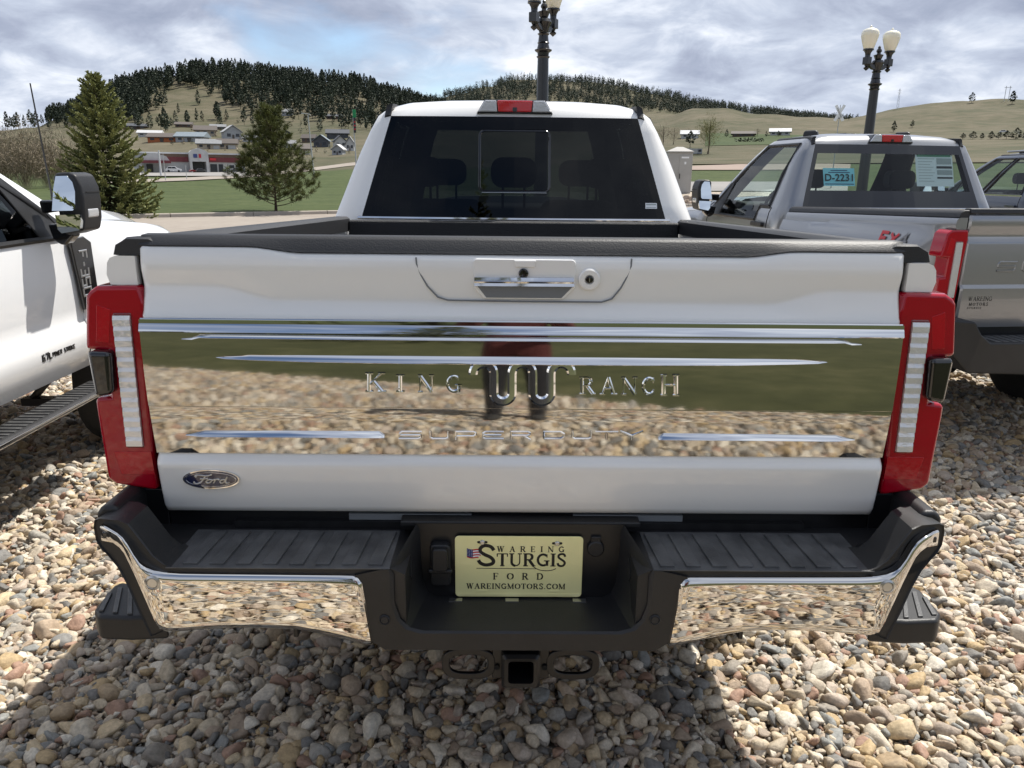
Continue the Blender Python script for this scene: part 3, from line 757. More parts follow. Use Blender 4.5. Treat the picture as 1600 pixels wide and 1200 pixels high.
# --- release module: seam, flap, recess, pull bar, camera, lock
def onT(P, y): return [(T(px, py, y)[0], T(px, py, y)[2]) for px, py in P]
def seam(P, y, r_=.0022, name='panel_seam', closed=False, mat='recess_grey'):
    q = MB(); A = [T(px, py, y) for px, py in P]
    if closed: A.append(A[0])
    q.tube(A, r_); q.build(name, mat, tg)
seam([(650, 402), (651, 412), (655, 425), (668, 447), (684, 464), (700, 469), (814, 471), (940, 472), (956, 467), (970, 450), (982, 428), (986, 416), (987, 404)], -.0085, .0020)
q = MB(); q.prism(onT([(739, 408), (743, 404), (896, 406), (900, 410), (899, 450), (880, 468), (757, 467), (741, 450)], -.012), 'y', -.0128, .0)
q.build('release_panel', 'white_paint', tg, bevel=.003)
q = MB(); q.prism(onT([(745, 446), (896, 447), (877, 466), (760, 465)], -.014), 'y', -.0136, -.010); q.build('pull_recess', 'recess_grey', tg)
L = []
for px in np.linspace(741, 897, 24):
    r0 = 433+.008*(px-741); k = .12 if abs(px-819) < 14 else 0
    L.append([(T(px, r0+r, -.02)[0], y, T(px, r0+r, -.02)[2]) for r, y in ((0, -.013), (.5, -.019), (5, -.021-.002*k), (7, -.018), (9, -.023), (13.5, -.024), (15, -.013))])
g = MB(); g.loft(L); g.build('pull_bar', 'chrome_plain', tg, smooth=30)
p = T(818, 427, -.016)
q = MB(); q.lathe([(.011, 0), (.011, -.004), (.008, -.006), (.001, -.005)], (p[0], -.013, p[2]), 20, 'y'); q.build('reversing_camera', 'black_gloss', tg)
q = MB(); q.prism(onT([(803, 407), (838, 407), (836, 418), (805, 418)], -.015), 'y', -.0155, -.011); q.build('camera_hood', 'white_paint', tg, bevel=.003)
p = T(921, 437, -.016)
q = MB(); q.lathe([(.025, 0), (.0245, -.006), (.021, -.0085), (.011, -.0085), (.010, -.004), (.0005, -.004)], (p[0], -.008, p[2]), 28, 'y'); lk = q.build('tailgate_lock', 'white_paint', tg)
q = MB(); q.lathe([(.0085, 0), (.0085, -.006), (.006, -.007), (.0005, -.006)], (p[0], -.010, p[2]), 16, 'y'); q.build('key_cylinder', 'black_gloss', lk)
q = MB(); q.box(p[0]-.001, p[0]+.001, -.0185, -.015, p[2]-.004, p[2]+.004); q.build('key_slot', 'steel', lk)
# --- chrome applique
YC = -.047
prof = [(-.026, 1.3375), (YC+.004, 1.3365), (YC+.0014, 1.305), (YC+.0004, 1.27), (YC, 1.235), (YC+.0002, 1.20), (YC+.0009, 1.168), (YC+.0020, 1.1345), (YC+.004, 1.133), (YC+.004, 1.131), (YC+.0068, 1.10), (YC+.0111, 1.06), (YC+.0164, 1.0145), (-.020, 1.0125)]
rows = [[(x, y, z) for y, z in prof] for x in np.linspace(-.8625, .8625, 60)]
g = MB(); g.grid(rows); plate = g.build('chrome_panel', 'chrome', tg, smooth=25)
def wedge(st, y=YC, name='chrome_bar', k=.55, mat='chrome_plain'):
    """ridge whose upper face leans outward; st = (x, z top, z bottom)"""
    L = []
    for x, a, b_ in st:
        h = a-b_; L.append([(x, y+.004, a), (x, y-.001-k*h*.5, a-h*.45), (x, y-.001-k*h, b_+h*.08), (x, y-.0005-k*h*.8, b_), (x, y+.004, b_)])
    q = MB(); q.loft(L); q.build(name, mat, plate, smooth=30)
def zr(px, py): return T(px, py, YC)[2]
def sym(st): return st+[(-x, a, b_) for x, a, b_ in reversed(st)]
def stat(L): return [(T(px, a, YC)[0], zr(px, a), zr(px, b_)) for px, a, b_ in L]
wedge(sym([(-.8625, 1.3385, 1.3085), (-.4, 1.3385, 1.3085)]), y=-.040, k=.32)
wedge(sym(stat([(284, 528.5, 530), (300, 526.5, 530.5), (312, 521.5, 527.5), (330, 521, 528), (600, 524, 531)])), k=.6)
wedge(sym(stat([(338, 557.5, 558.5), (352, 554.5, 560.5), (390, 552.5, 562), (480, 553, 565), (640, 554, 567.5)])), k=.5)
for s in (-1, 1):
    a = stat([(288, 681, 682), (318, 673, 683.5), (450, 673.5, 684), (592, 674, 685), (600, 681, 685.5)])
    wedge(a if s < 0 else [(-x, b_, c_) for x, b_, c_ in a], y=YC+.009, k=.6)
# --- lettering and emblem raised from the chrome
def px_letter(mb, ch, x0, x1, r0, r1, glyphs, y, lift=.0024):
    w, st = glyphs(ch); sc = (x1-x0)/w/(r1-r0)
    for k, (path, th) in enumerate(st):
        mp = lambda u, v, h: (T(x0+u*(r1-r0), r1-v*(r1-r0), y)[0], y-h, T(x0+u*(r1-r0), r1-v*(r1-r0), y)[2])
        mb.ribbon([(p_[0]*sc, p_[1]) for p_ in path], max(th, .11)*1.0, lift*(1+.05*k), mp, c=max(th, .11)*.36)
for ch, x0, x1, r0, r1 in (('K', 571, 602, 582, 612.5), ('I', 619, 632, 585.5, 612.5), ('N', 653, 678, 585.5, 613), ('G', 697, 721, 586, 613.5),
                           ('R', 905, 930, 589, 616), ('A', 937, 964, 589, 616.5), ('N', 971, 996, 589, 617), ('C', 1003, 1024, 589, 617.5), ('H', 1032, 1061, 585, 618)):
    q = MB(); px_letter(q, ch, x0, x1, r0, r1, glyph, YC-.0005); q.build('raised_letter', 'letter_chrome', plate, smooth=20)
for ch, x0, x1 in (('S', 623, 659), ('U', 671, 702), ('P', 711, 745), ('E', 753, 787), ('R', 797, 830), ('D', 848, 883), ('U', 893, 925), ('T', 930, 966), ('Y', 968, 1006)):
    q = MB(); px_letter(q, ch, x0, x1, 673, 687, block, YC+.0095, .0016); q.build('stamped_letter', 'letter_chrome', plate, smooth=20)
W_ = [(620, 549)]+arc(668, 545, 48, 48, 180, 360, 12)+[(716, 590), (716, 632)]+arc(758, 635, 42, 38, 180, 0, 12)+[(800, 590)]+arc(848, 545, 48, 48, 180, 360, 12)+[(896, 590)]+arc(938, 635, 42, 38, 180, 0, 12)+[(980, 590)]+arc(1028, 545, 48, 48, 180, 360, 12)+[(1076, 549)]
mpw = lambda u, v, h: (T(530+u/2.963, 400+v/2.963, YC)[0], YC-.001-h, T(530+u/2.963, 400+v/2.963, YC)[2])
q = MB(); q.ribbon(W_, 42, .0032, mpw, c=9); q.build('raised_emblem', 'letter_chrome', plate, smooth=25)
# --- blue oval
p = T(330, 749, -.045); OX, OZ = p[0], p[2]
def oval(r1, r2, y0, y1, name, mat, par, ring=None):
    q = MB(); n = 40
    E_ = lambda k, f: (OX+r1*f*math.cos(2*math.pi*k/n), OZ+r2*f*math.sin(2*math.pi*k/n))
    L = [[(E_(k, 1)[0], y0, E_(k, 1)[1]) for k in range(n)], [(E_(k, .985)[0], y1, E_(k, .985)[1]) for k in range(n)]]
    if ring: L.append([(E_(k, ring)[0], y1+.001, E_(k, ring)[1]) for k in range(n)])
    q.loft(L); return q.build(name, mat, par, smooth=40)
bd = oval(.068, .0245, -.030, -.0455, 'oval_badge', 'chrome_plain', tg)
oval(.064, .0215, -.044, -.0465, 'badge_field', 'badge_blue', bd)
q = MB(); n = 40
q.ribbon([(OX+.0590*math.cos(2*math.pi*k/n), OZ+.0175*math.sin(2*math.pi*k/n)) for k in range(n)], .0011, .0006, lambda u, v, h: (u, -.0466-h, v), closed=True)
q.build('badge_line', 'chrome_plain', bd)
# script word, drawn as pen strokes (x, z in units of the badge field)
pen = [[(-.62, .30), (-.66, .46), (-.50, .58), (-.22, .50), (.0, .60), (.06, .74)], [(-.22, .50), (-.32, .0), (-.46, -.42), (-.62, -.58), (-.74, -.48), (-.70, -.30)], [(-.46, .06), (-.26, .10), (-.12, .16)],
       [(-.02, -.02), (-.14, -.06), (-.22, -.30), (-.16, -.46), (-.04, -.38), (.02, -.14), (-.02, -.02), (.06, -.10), (.14, .04)],
       [(.14, .04), (.18, -.10), (.10, -.46)], [(.14, -.16), (.22, .02), (.32, .04), (.34, -.06)],
       [(.60, -.02), (.48, -.02), (.38, -.24), (.42, -.46), (.54, -.36), (.62, -.08), (.72, .44)], [(.72, .44), (.62, -.30), (.68, -.46), (.80, -.36)]]
q = MB()
for k, st in enumerate(pen):
    q.ribbon([(OX+.055*x, OZ+.0185*z) for x, z in smoothpath(st, 5)], .0038, .0010+.0001*k, lambda u, v, h: (u, -.0467-h, v))
q.build('badge_script', 'steel', bd, smooth=30)
# --- gap below the tailgate
q = MB(); q.box(-.862, .862, .0, .03, .80, .853); q.box(-.70, .70, -.02, .0, .812, .835); q.build('crossmember', 'frame_black', white)
q = MB(); q.box(-.42, -.12, -.012, .0, .836, .852); q.box(.13, .40, -.012, .0, .836, .852); q.build('sill_rail', 'recess_grey', white)
for s in (-1, 1):
    q = MB(); q.box(s*.90-.035, s*.90+.035, .0, .06, .80, .91); q.build('hinge_bracket', 'frame_black', white, bevel=.004)

# ================================================================== REAR BUMPER
def bend(x): return 2.6*max(0, abs(x)-.80)**2
bump = MB()
OUT = [T(px, py, -.2) for px, py in ((186, 884), (205, 910), (225, 948), (247, 989))]
prof = [(-.258, .80), (-.29, .815), (-.768, .815), (-.79, .822), (-.812, .842), (-.845, .893), (-.862, .916), (-.885, .925), (-.945, .925), (-.970, .918), (-.978, .90), (-.976, .868), (-.962, .852)]
prof += [(-.935, .835)]+[(x-.012, z) for x, y, z in OUT]+[(-.74, .685), (-.60, .685), (-.38, .66), (-.258, .66)]
def side_mesh():
    q = MB()
    n = len(prof)
    def lay(y, sh=0): return [(x*(1-sh)+(-.6)*sh, y+bend(x), z-.36*bend(x)) for x, z in prof]
    cl = lambda L: [(x, y, min(z, .816)) for x, y, z in L]
    q.loft([lay(-.213, .012), lay(-.216, 0), lay(-.118), cl(lay(-.100)), cl(lay(.02))]); return q
for s in (-1, 1):
    q = side_mesh(); q = q if s < 0 else q.mirror_x()
    bo = q.build('bumper_cover', 'black_plastic', white, bevel=.007, seg=2)
    # hump carried forward beside the lamp
    q = MB(); q.prism([(-.976, .80), (-.972, .905), (-.955, .921), (-.925, .921), (-.915, .90), (-.915, .80)], 'y', -.13, .16)
    q = q if s < 0 else q.mirror_x(); q.build('bumper_shoulder', 'black_plastic', bo, bevel=.012)
    # raised tread strips on the step
    q = MB(); q.box(-.785, -.292, -.218, -.03, .8135, .8165); q = q if s < 0 else q.mirror_x(); q.build('tread_pad', 'black_rubber_tread', bo, bevel=.001)
    for k in range(8):
        x = -.735+k*.0585
        q = MB(); q.prism([(x-.016, -.206), (x+.016, -.206), (x+.016+.01, -.045), (x-.016+.01, -.045)], 'z', .8150, .8215)
        q = q if s < 0 else q.mirror_x(); q.build('tread_rib', 'black_rubber_tread', bo, bevel=.0015)
    # chrome end cap
    st = [((137, 824.5), (139, 850)), ((143, 825), (145, 850)), ((150, 826), (152, 850)), ((160, 829), (166, 851)), ((175, 834), (181, 859)), ((186, 840), (190, 868)), ((196, 851), (199, 884)), ((206, 866), (212, 908)), ((216, 879), (227, 940)), ((226, 887), (240, 968)), ((238, 892.5), (250, 985)), ((255, 895.5), (262, 988)), ((280, 897), (285, 987)), ((320, 897.5), (320, 984)),
          ((370, 898), (365, 982)), ((420, 898.5), (420, 982)), ((465, 899), (465, 984.5)), ((500, 899.5), (500, 991)), ((530, 900), (538, 1000)), ((550, 900.5), (560, 1006)), ((558, 902), (572, 1008.5)), ((563, 907), (581, 1009))]
    rows = []
    for a, b_ in st:
        r_ = []
        for v, dy in ((-.02, .012), (0, .002), (.02, -.004), (.05, -.008), (.12, -.0095), (.5, -.0095), (.85, -.009), (.965, -.0075), (1, -.003), (1.0, .012)):
            pa, pb = T(a[0], a[1], -.222), T(b_[0], b_[1], -.222)
            x, z = lerp(pa[0], pb[0], v), lerp(pa[2], pb[2], v)
            r_.append((x, -.2165+dy+bend(x), z-.36*bend(x)))
        rows.append(r_)
    e = [(x+.004, y+.010, z) for x, y, z in rows[-1]]; rows.append(e)
    q = MB(); q.grid(rows); q = q if s < 0 else q.mirror_x()
    cc = q.build('bumper_chrome', 'chrome_wavy', white, smooth=60)
    p_ = T(238, 911, -.226); sx = p_[0] if s < 0 else -p_[0]
    q = MB(); q.lathe([(.0175, .006), (.0175, -.003), (.013, -.005), (.0115, -.002), (.0105, -.004), (.0005, -.0045)], (sx, -.224+bend(sx)+.0, p_[2]), 24, 'y'); q.build('parking_sensor', 'steel', cc)
    # side marker in the chrome tip
    p_ = T(160, 841, -.2); sx = p_[0] if s < 0 else -p_[0]
    q = MB(); q.box(sx-.007, sx+.007, -.2275+bend(sx), -.21+bend(sx), p_[2]-.006, p_[2]+.008); q.build('bumper_cap', 'black_gloss', cc, bevel=.003)
    # corner step
    tp = [G(px, py, .64) for px, py in ((146, 952), (152, 944), (176, 915), (190, 908), (212, 912), (240, 940), (262, 962), (200, 965), (152, 963))]
    q = MB(); P = [(p_[0], p_[1]) for p_ in tp]; q.prism(P, 'z', .575, .64); q = q if s < 0 else q.mirror_x()
    cs = q.build('corner_step', 'black_plastic', white, bevel=.010, seg=3)
    for (a, b_) in (((172, 927), (158, 955)), ((188, 919), (180, 958)), ((204, 918), (203, 960)), ((219, 928), (226, 961))):
        A, B = G(a[0], a[1], .641), G(b_[0], b_[1], .641); q = MB(); q.prism([(A[0]-.006, A[1]), (A[0]+.006, A[1]), (B[0]+.006, B[1]), (B[0]-.006, B[1])], 'z', .639, .6445)
        q = q if s < 0 else q.mirror_x(); q.build('step_rib', 'black_rubber_tread', cs, bevel=.0015)
# --- centre tray with the number plate
U0 = [(-.292, .815), (-.284, .80), (-.284, .73), (-.272, .69), (-.25, .668), (-.22, .660), (.22, .660), (.25, .668), (.272, .69), (.284, .73), (.284, .80), (.292, .815)]
U1 = [(-.250, .845), (-.242, .83), (-.240, .74), (-.236, .69), (-.226, .662), (-.205, .650), (.205, .650), (.226, .662), (.236, .69), (.240, .74), (.242, .83), (.250, .845)]
UO = [(-.31, .815), (-.372, .80), (-.370, .76), (-.36, .70), (-.350, .64), (-.31, .612), (.31, .612), (.350, .64), (.36, .70), (.370, .76), (.372, .80), (.31, .815)]
def lay(U, y): return [(x, y, z) for x, z in U]
q = MB(); q.grid([lay([(x, z-.05 if 4 < i < 7 else z) for i, (x, z) in enumerate(UO)], -.08), lay([(x, z-.004) for x, z in UO], -.17), lay(UO, -.212), lay([(x*.99, z) for x, z in UO], -.2195), lay([(lerp(a, c, .1), lerp(b_, d, .1)) for (a, b_), (c, d) in zip(U0, UO)], -.2205), lay(U0, -.216), lay([(lerp(a, c, .12), lerp(b_, d, .12)) for (a, b_), (c, d) in zip(U0, U1)], -.202), lay(U1, -.05)])
ctr = q.build('bumper_centre', 'black_plastic', white, smooth=28)
q = MB(); q.prism([(-.25, .64), (.25, .64), (.255, .846), (-.255, .846)], 'y', -.052, -.02); q.build('tray_back', 'frame_black', ctr)
q = MB(); q.box(-.29, .29, -.05, .02, .836, .85); q.build('tray_lip', 'black_plastic', ctr, bevel=.004)
for s in (-1, 1):
    q = MB(); q.prism([(-.14, .755), (-.105, .80), (-.085, .745), (-.10, .715)], 'x', s*.2555, s*.2625); q.build('cheek_vent', 'dark_void', ctr)
    p_ = T(601 if s < 0 else 1023, 968, -.22); q = MB(); q.lathe([(.0125, .004), (.0125, -.002), (.0105, -.0035), (.009, -.001), (.0085, -.0025), (.0005, -.003)], (p_[0], -.2205, p_[2]), 24, 'y'); q.build('parking_sensor', 'rail_plastic', ctr)
# trailer socket and cap
q = MB(); q.prism(rrect(-.218, -.168, .69, .80, .012), 'y', -.075, -.05); sk = q.build('trailer_socket', 'black_plastic', ctr, bevel=.005)
q = MB(); q.prism(rrect(-.212, -.174, .735, .795, .01), 'y', -.088, -.07); q.box(-.222, -.164, -.083, -.07, .728, .738); q.build('socket_flap', 'black_plastic', sk, bevel=.004)
p_ = T(931, 858, -.06); q = MB(); q.lathe([(.021, .01), (.021, -.004), (.018, -.007), (.0005, -.007)], (p_[0], -.056, p_[2]), 24, 'y'); q.box(p_[0]-.012, p_[0]+.012, -.06, -.05, p_[2]+.012, p_[2]+.032); q.build('round_socket_cap', 'black_plastic', ctr, bevel=.002)
for px in (712, 800, 905):
    p_ = T(px, 937, -.07); q = MB(); q.box(p_[0]-.016, p_[0]+.016, -.080, -.066, .6495, .6535); q.build('plate_clip', 'steel', ctr)
# --- number plate
PX0, PX1, PZ0, PZ1, PY = -.158, .152, .655, .818, -.062
q = MB(); q.prism(rrect(PX0, PX1, PZ0, PZ1, .010), 'y', PY, PY+.0035)
pl = q.build('number_plate', 'plate_yellow', white, bevel=.0012)
q = MB(); q.prism(rrect(PX0+.004, PX1-.004, PZ0+.004, PZ0+.010, .002), 'y', PY-.0008, PY+.001); q.build('plate_edge', 'plate_yellow', pl, bevel=.0005)
PW, PH = PX1-PX0, PZ1-PZ0
# coordinates below are read from the enlarged plate: x 80..1527, y 130..815
pu = lambda x, y: (PX0+(x-80)/1447*PW, PZ1-(y-130)/685*PH)
mpp = lambda u, v, h: (u, PY-.0004-h, v)
def ptext(text, x0, x1, ytop, ybot, lift=.0003, wide=None, gap=.25):
    a, b_ = pu(x0, ybot), pu(x1, ytop); h = b_[1]-a[1]; q = MB()
    w = text_width(text, h, gap)
    sc = 1.0
    if wide is None:
        gl_ = text_width(text, h, 0); gp = ((b_[0]-a[0])-gl_)/max(1, len(text)-1)/h
        if gp < .06: sc = ((b_[0]-a[0])/h-.06*(len(text)-1))/(gl_/h); gp = .06
    letters(q, text, mpp, a[0], a[1], h, gp, lift, glyph, sc)
    q.build('plate_lettering', 'ink_black', pl, smooth=0)
ptext('WAREING', 553, 1315, 238, 302)
ptext('TURGIS', 552, 1340, 318, 462)
ptext('FORD', 512, 1085, 540, 615)
ptext('WAREINGMOTORS.COM', 207, 1338, 660, 722)
S_ = smoothpath([(520, 285), (485, 245), (420, 232), (372, 258), (368, 300), (420, 335), (480, 362), (515, 400), (500, 435), (430, 450), (370, 430), (345, 395)], 5)
q = MB(); q.ribbon([pu(*p_) for p_ in S_], .0088, .0003, mpp); q.build('plate_lettering', 'ink_black', pl, smooth=0)
q = MB(); q.ribbon([pu(x, y) for x, y in [(322, 488), (1000, 490)]], .0016, .0003, mpp)
q.ribbon([pu(x, y) for x, y in smoothpath([(920, 410), (960, 460), (1030, 500), (1110, 512), (1180, 505), (1228, 486)], 5)], .0020, .00034, mpp); q.build('plate_flourish', 'ink_black', pl, smooth=0)
def fw(x): return 8*math.sin((x-215)/170*6.0)
q = MB(); fl = lambda x, y, k: (pu(x, y+fw(x))[0], PY-.00045-k*.0001, pu(x, y+fw(x))[1])
def band(x0, x1, y0, y1, k, mat):
    q.m = mat; xs_ = np.linspace(x0, x1, 8); q.grid([[fl(x, y0+(x-215)*.12, k) for x in xs_], [fl(x, y1+(x-215)*.12, k) for x in xs_]])
for k in range(7): band(215, 395-abs(k-2)*12, 262+k*14.5, 276.5+k*14.5, 0, 0 if k % 2 == 0 else 1)
band(215, 282, 262, 352, 2, 2)
for k in range(5):
    for j in range(3): band(224+j*20, 230+j*20, 270+k*16, 275+k*16, 4, 1)
q.build('plate_flag', ['ink_dark_red', 'ink_white', 'ink_navy'], pl, smooth=0)
for x, y in ((390, 195), (1232, 203)):
    a = pu(x, y); q = MB(); q.lathe([(.0062, 0), (.0062, -.0025), (.0045, -.0040), (.0005, -.0042)], (a[0], PY-.0004, a[1]), 12, 'y'); q.build('plate_screw', 'steel', pl, smooth=20)
    q = MB(); q.prism(rrect(a[0]-.0125, a[0]+.0125, a[1]-.0030, a[1]+.0030, .0028), 'y', PY-.0006, PY); q.build('plate_slot', 'ink_black', pl, smooth=0)
for x in (380, 1205):
    a = pu(x, 748); q = MB(); q.prism(rrect(a[0]-.013, a[0]+.013, a[1]-.003, a[1]+.003, .0028), 'y', PY-.0012, PY); q.build('plate_slot', 'plate_yellow', pl, bevel=.0008)
# --- towing gear under the bumper
hx, hz, hy = .004, .492, -.135
q = MB()
q.loft([[(hx+x, hy+y, hz+z) for x, z in rrect(-r_, r_, -r_, r_, .009, 3)] for r_, y in ((.031, .25), (.031, .0), (.040, -.002), (.047, .006), (.047, .03), (.042, .034), (.042, .30))], caps=False)
hr = q.build('hitch_receiver', 'frame_black', white, smooth=30)
q = MB(); q.box(hx-.031, hx+.031, hy+.22, hy+.24, hz-.031, hz+.031); q.build('receiver_inside', 'dark_void', hr)
for s in (-1, 1):
    c_ = hx+s*.128; q = MB(); n = 28; L = []
    for k in range(n+1):
        a = 2*math.pi*k/n; ca, sa = math.cos(a), math.sin(a)
        sq = lambda r1, r2: (c_+r1*(abs(ca)**.7)*(1 if ca > 0 else -1), hz+.006+r2*(abs(sa)**.7)*(1 if sa > 0 else -1))
        o_, i_ = sq(.066, .043), sq(.047, .026)
        L.append([(o_[0], -.10, o_[1]), (o_[0], -.112, o_[1]), (i_[0], -.112, i_[1]), (i_[0], -.10, i_[1])])
    q.grid(L, True); q.build('chain_loop', 'frame_black', hr, smooth=30, bevel=.003)
    q = MB(); q.lathe([(.007, 0), (.007, -.003), (.0005, -.003)], (hx+s*.058, -.1125, hz), 12, 'y'); q.build('pin_hole', 'dark_void', hr)
    q = MB(); q.box(min(hx+s*.045, hx+s*.07), max(hx+s*.045, hx+s*.07), -.11, -.09, hz-.035, hz+.05); q.box(min(hx+s*.045, hx+s*.20), max(hx+s*.045, hx+s*.20), -.11, -.09, hz+.045, hz+.075); q.build('hitch_plate', 'frame_black', hr, bevel=.003)
q = MB(); q.box(-.5, .5, .0, .10, .54, .62); q.build('hitch_crossbar', 'frame_black', white, bevel=.01)
for s in (-1, 1):
    q = MB(); q.box(s*.50-.07, s*.50+.07, -.02, .16, .545, .66); q.box(s*.43-.006, s*.43+.006, -.05, .16, .53, .66); q.box(s*.56-.006, s*.56+.006, -.05, .16, .53, .66); q.build('bumper_bracket', 'frame_black', white, bevel=.003)
# chrome strip across the foot of the rear window, slider frame, small label
q = MB(); L = []
for x in np.linspace(-.80, .80, 20):
    p_ = rear_pt(SPW, x, 1.443, .004); L.append([(x, p_[1]-.002, 1.430), (x, p_[1]-.006, 1.434), (x, p_[1]-.004, 1.442), (x, p_[1]+.004, 1.444), (x, p_[1]+.004, 1.43)])
q.loft(L); q.build('window_strip', 'chrome_plain', white)
q = MB(); q.ribbon(rrect(-.178, .180, 1.572, 1.872, .028, 5), .013, .004, lambda u, v, h: rear_pt(SPW, u, v, .001+h), closed=True); q.build('slider_frame', 'black_gloss', white, smooth=30)
q = MB(); q.ribbon([(-.165, 1.566), (.165, 1.566)], .004, .0055, lambda u, v, h: rear_pt(SPW, u, v, .001+h)); q.build('slider_edge', 'steel', white)
a = T(1019, 322, 2.27)
q = MB(); q.m = 0; f_ = lambda x, z, o: rear_pt(SPW, x, z, o)
for (x0, x1, z0, z1, mi, o) in ((-.030, .030, -.014, .014, 0, .001), (-.026, .026, .003, .010, 1, .0013), (-.026, .026, -.010, -.006, 1, .0013)):
    q.m = mi; q.add([f_(a[0]+x0, a[2]+z0, o), f_(a[0]+x1, a[2]+z0, o), f_(a[0]+x1, a[2]+z1, o), f_(a[0]+x0, a[2]+z1, o)], [(0, 1, 2, 3)])
q.build('glass_label', ['ink_white', 'paper_grey'], white, smooth=0)

# ================================================================== THE WHITE TRUCK ON THE LEFT
leftt, SPL = truck_base('white crew cab pickup on the left with black tow mirror and running board', (-3.3, -2.13, 0), dict(paint='white_paint_bright', handle='white_paint_bright'), GRP)
plain_tailgate(leftt, SPL); work_bumper(leftt, SPL); build_tail_lamps(leftt, False)
for s in (-1, 1):
    q = MB(); y0, y1 = 2.35, 4.56
    q.loft([[(s*x, y, z) for x, z in ((.93, .475), (1.075, .48), (1.085, .49), (1.085, .51), (1.07, .518), (.93, .518))] for y in (y0, y1)])
    rb = q.build('running_board', 'black_plastic', leftt, bevel=.006)
    q = MB(); q.loft([[(s*x, y, z) for x, z in ((1.078, .487), (1.092, .489), (1.094, .50), (1.09, .509), (1.078, .51))] for y in (y0+.03, y1-.09)]); q.build('board_trim', 'chrome_plain', rb)
    for k in range(48):
        y = y0+.08+k*.044; q = MB(); q.box(min(s*.95, s*1.065), max(s*.95, s*1.065), y, y+.016, .517, .522); q.build('board_rib', 'black_rubber_tread', rb, smooth=0)
    for y in (2.6, 3.5, 4.3):
        q = MB(); q.box(min(s*.70, s*1.0), max(s*.70, s*1.0), y, y+.06, .445, .485); q.tube([(s*.75, y+.03, .48), (s*.90, y+.03, .64)], .02); q.build('board_bracket', 'frame_black', rb)
    # engine badge low on the door
    mpb = lambda u, v, h: (s*(interp(v, *HWZ)+.001+h), u, v)
    if s > 0:
        q = MB(); zb_ = .748
        for k, (ch, y) in enumerate((('6', 4.06), ('7', 4.092), ('L', 4.118))):
            w = {'6': [[(.6, 1), (.1, .9), (.05, .1), (.6, .05), (.6, .5), (.1, .5)]], '7': [[(0, 1), (.65, 1), (.25, 0)]], 'L': [[(.1, 1), (.1, .05), (.6, .05)]]}[ch]
            for st in w: q.ribbon([(y+p_[0]*.032, zb_+p_[1]*.030) for p_ in st], .011, .003+.0004*k, mpb)
        mp2 = lambda u, v, h: mpb(u, v, h)
        x = 4.150
        for ch in 'POWER STROKE':
            st = {'P': [[(0, 0), (0, 1), (.6, 1), (.6, .5), (0, .5)]], 'O': [[(0, 0), (0, 1), (.6, 1), (.6, 0), (0, 0)]], 'W': [[(0, 1), (.2, 0), (.4, .8), (.6, 0), (.8, 1)]], 'E': [[(.6, 1), (0, 1), (0, 0), (.6, 0)], [(0, .5), (.5, .5)]],
                  'R': [[(0, 0), (0, 1), (.6, 1), (.6, .5), (0, .5)], [(.2, .5), (.6, 0)]], 'S': [[(.6, 1), (0, 1), (0, .5), (.6, .5), (.6, 0), (0, 0)]], 'T': [[(0, 1), (.7, 1)], [(.35, 1), (.35, 0)]], 'K': [[(0, 0), (0, 1)], [(.6, 1), (.05, .5), (.6, 0)]], ' ': []}[ch]
            for k, p_ in enumerate(st): q.ribbon([(x+a*.0175, zb_+.004+b_*.019) for a, b_ in p_], .006, .0025+.0003*k, mpb)
            x += .0175
        q.build('engine_badge', 'ink_black', leftt, smooth=0)
    # upright vent badge on the front wing
    yb = SPL['ws0']-.22
    q = MB(); q.prism([(yb, 1.31), (yb+.13, 1.315), (yb+.20, 1.28), (yb+.21, 1.0), (yb+.16, .93), (yb+.06, .93)], 'x', s*.985, s*1.008); vb = q.build('wing_badge', 'black_gloss', leftt, bevel=.006)
    q = MB(); zz = 1.24
    for k, ch in enumerate('F-350'):
        st = {'F': [[(0, 0), (0, 1), (.7, 1)], [(0, .5), (.55, .5)]], '-': [[(.1, .5), (.5, .5)]], '3': [[(0, 1), (.7, 1), (.7, 0), (0, 0)], [(.15, .5), (.7, .5)]], '5': [[(.7, 1), (0, 1), (0, .5), (.7, .5), (.7, 0), (0, 0)]], '0': [[(0, 0), (0, 1), (.7, 1), (.7, 0), (0, 0)]]}[ch]
        for j, p_ in enumerate(st): q.ribbon([(yb+.06+b_*.075, zz-a*.055) for a, b_ in p_], .012, .003+.0003*j, lambda u, v, h: (s*(1.0085+h), u, v))
        zz -= .052 if ch != '-' else .04
    q.build('wing_lettering', 'steel', vb, smooth=0)
q = MB(); a, b_ = T(80, 300, 2.75), T(47, 130, 2.62)
q.tube([(a[0]+3.3-.0, a[1]+2.13, 1.36), (a[0]+3.3, a[1]+2.13, a[2]), (b_[0]+3.3, b_[1]+2.13, b_[2])], [.008, .0055, .0035]); q.build('radio_antenna', 'black_plastic', leftt)

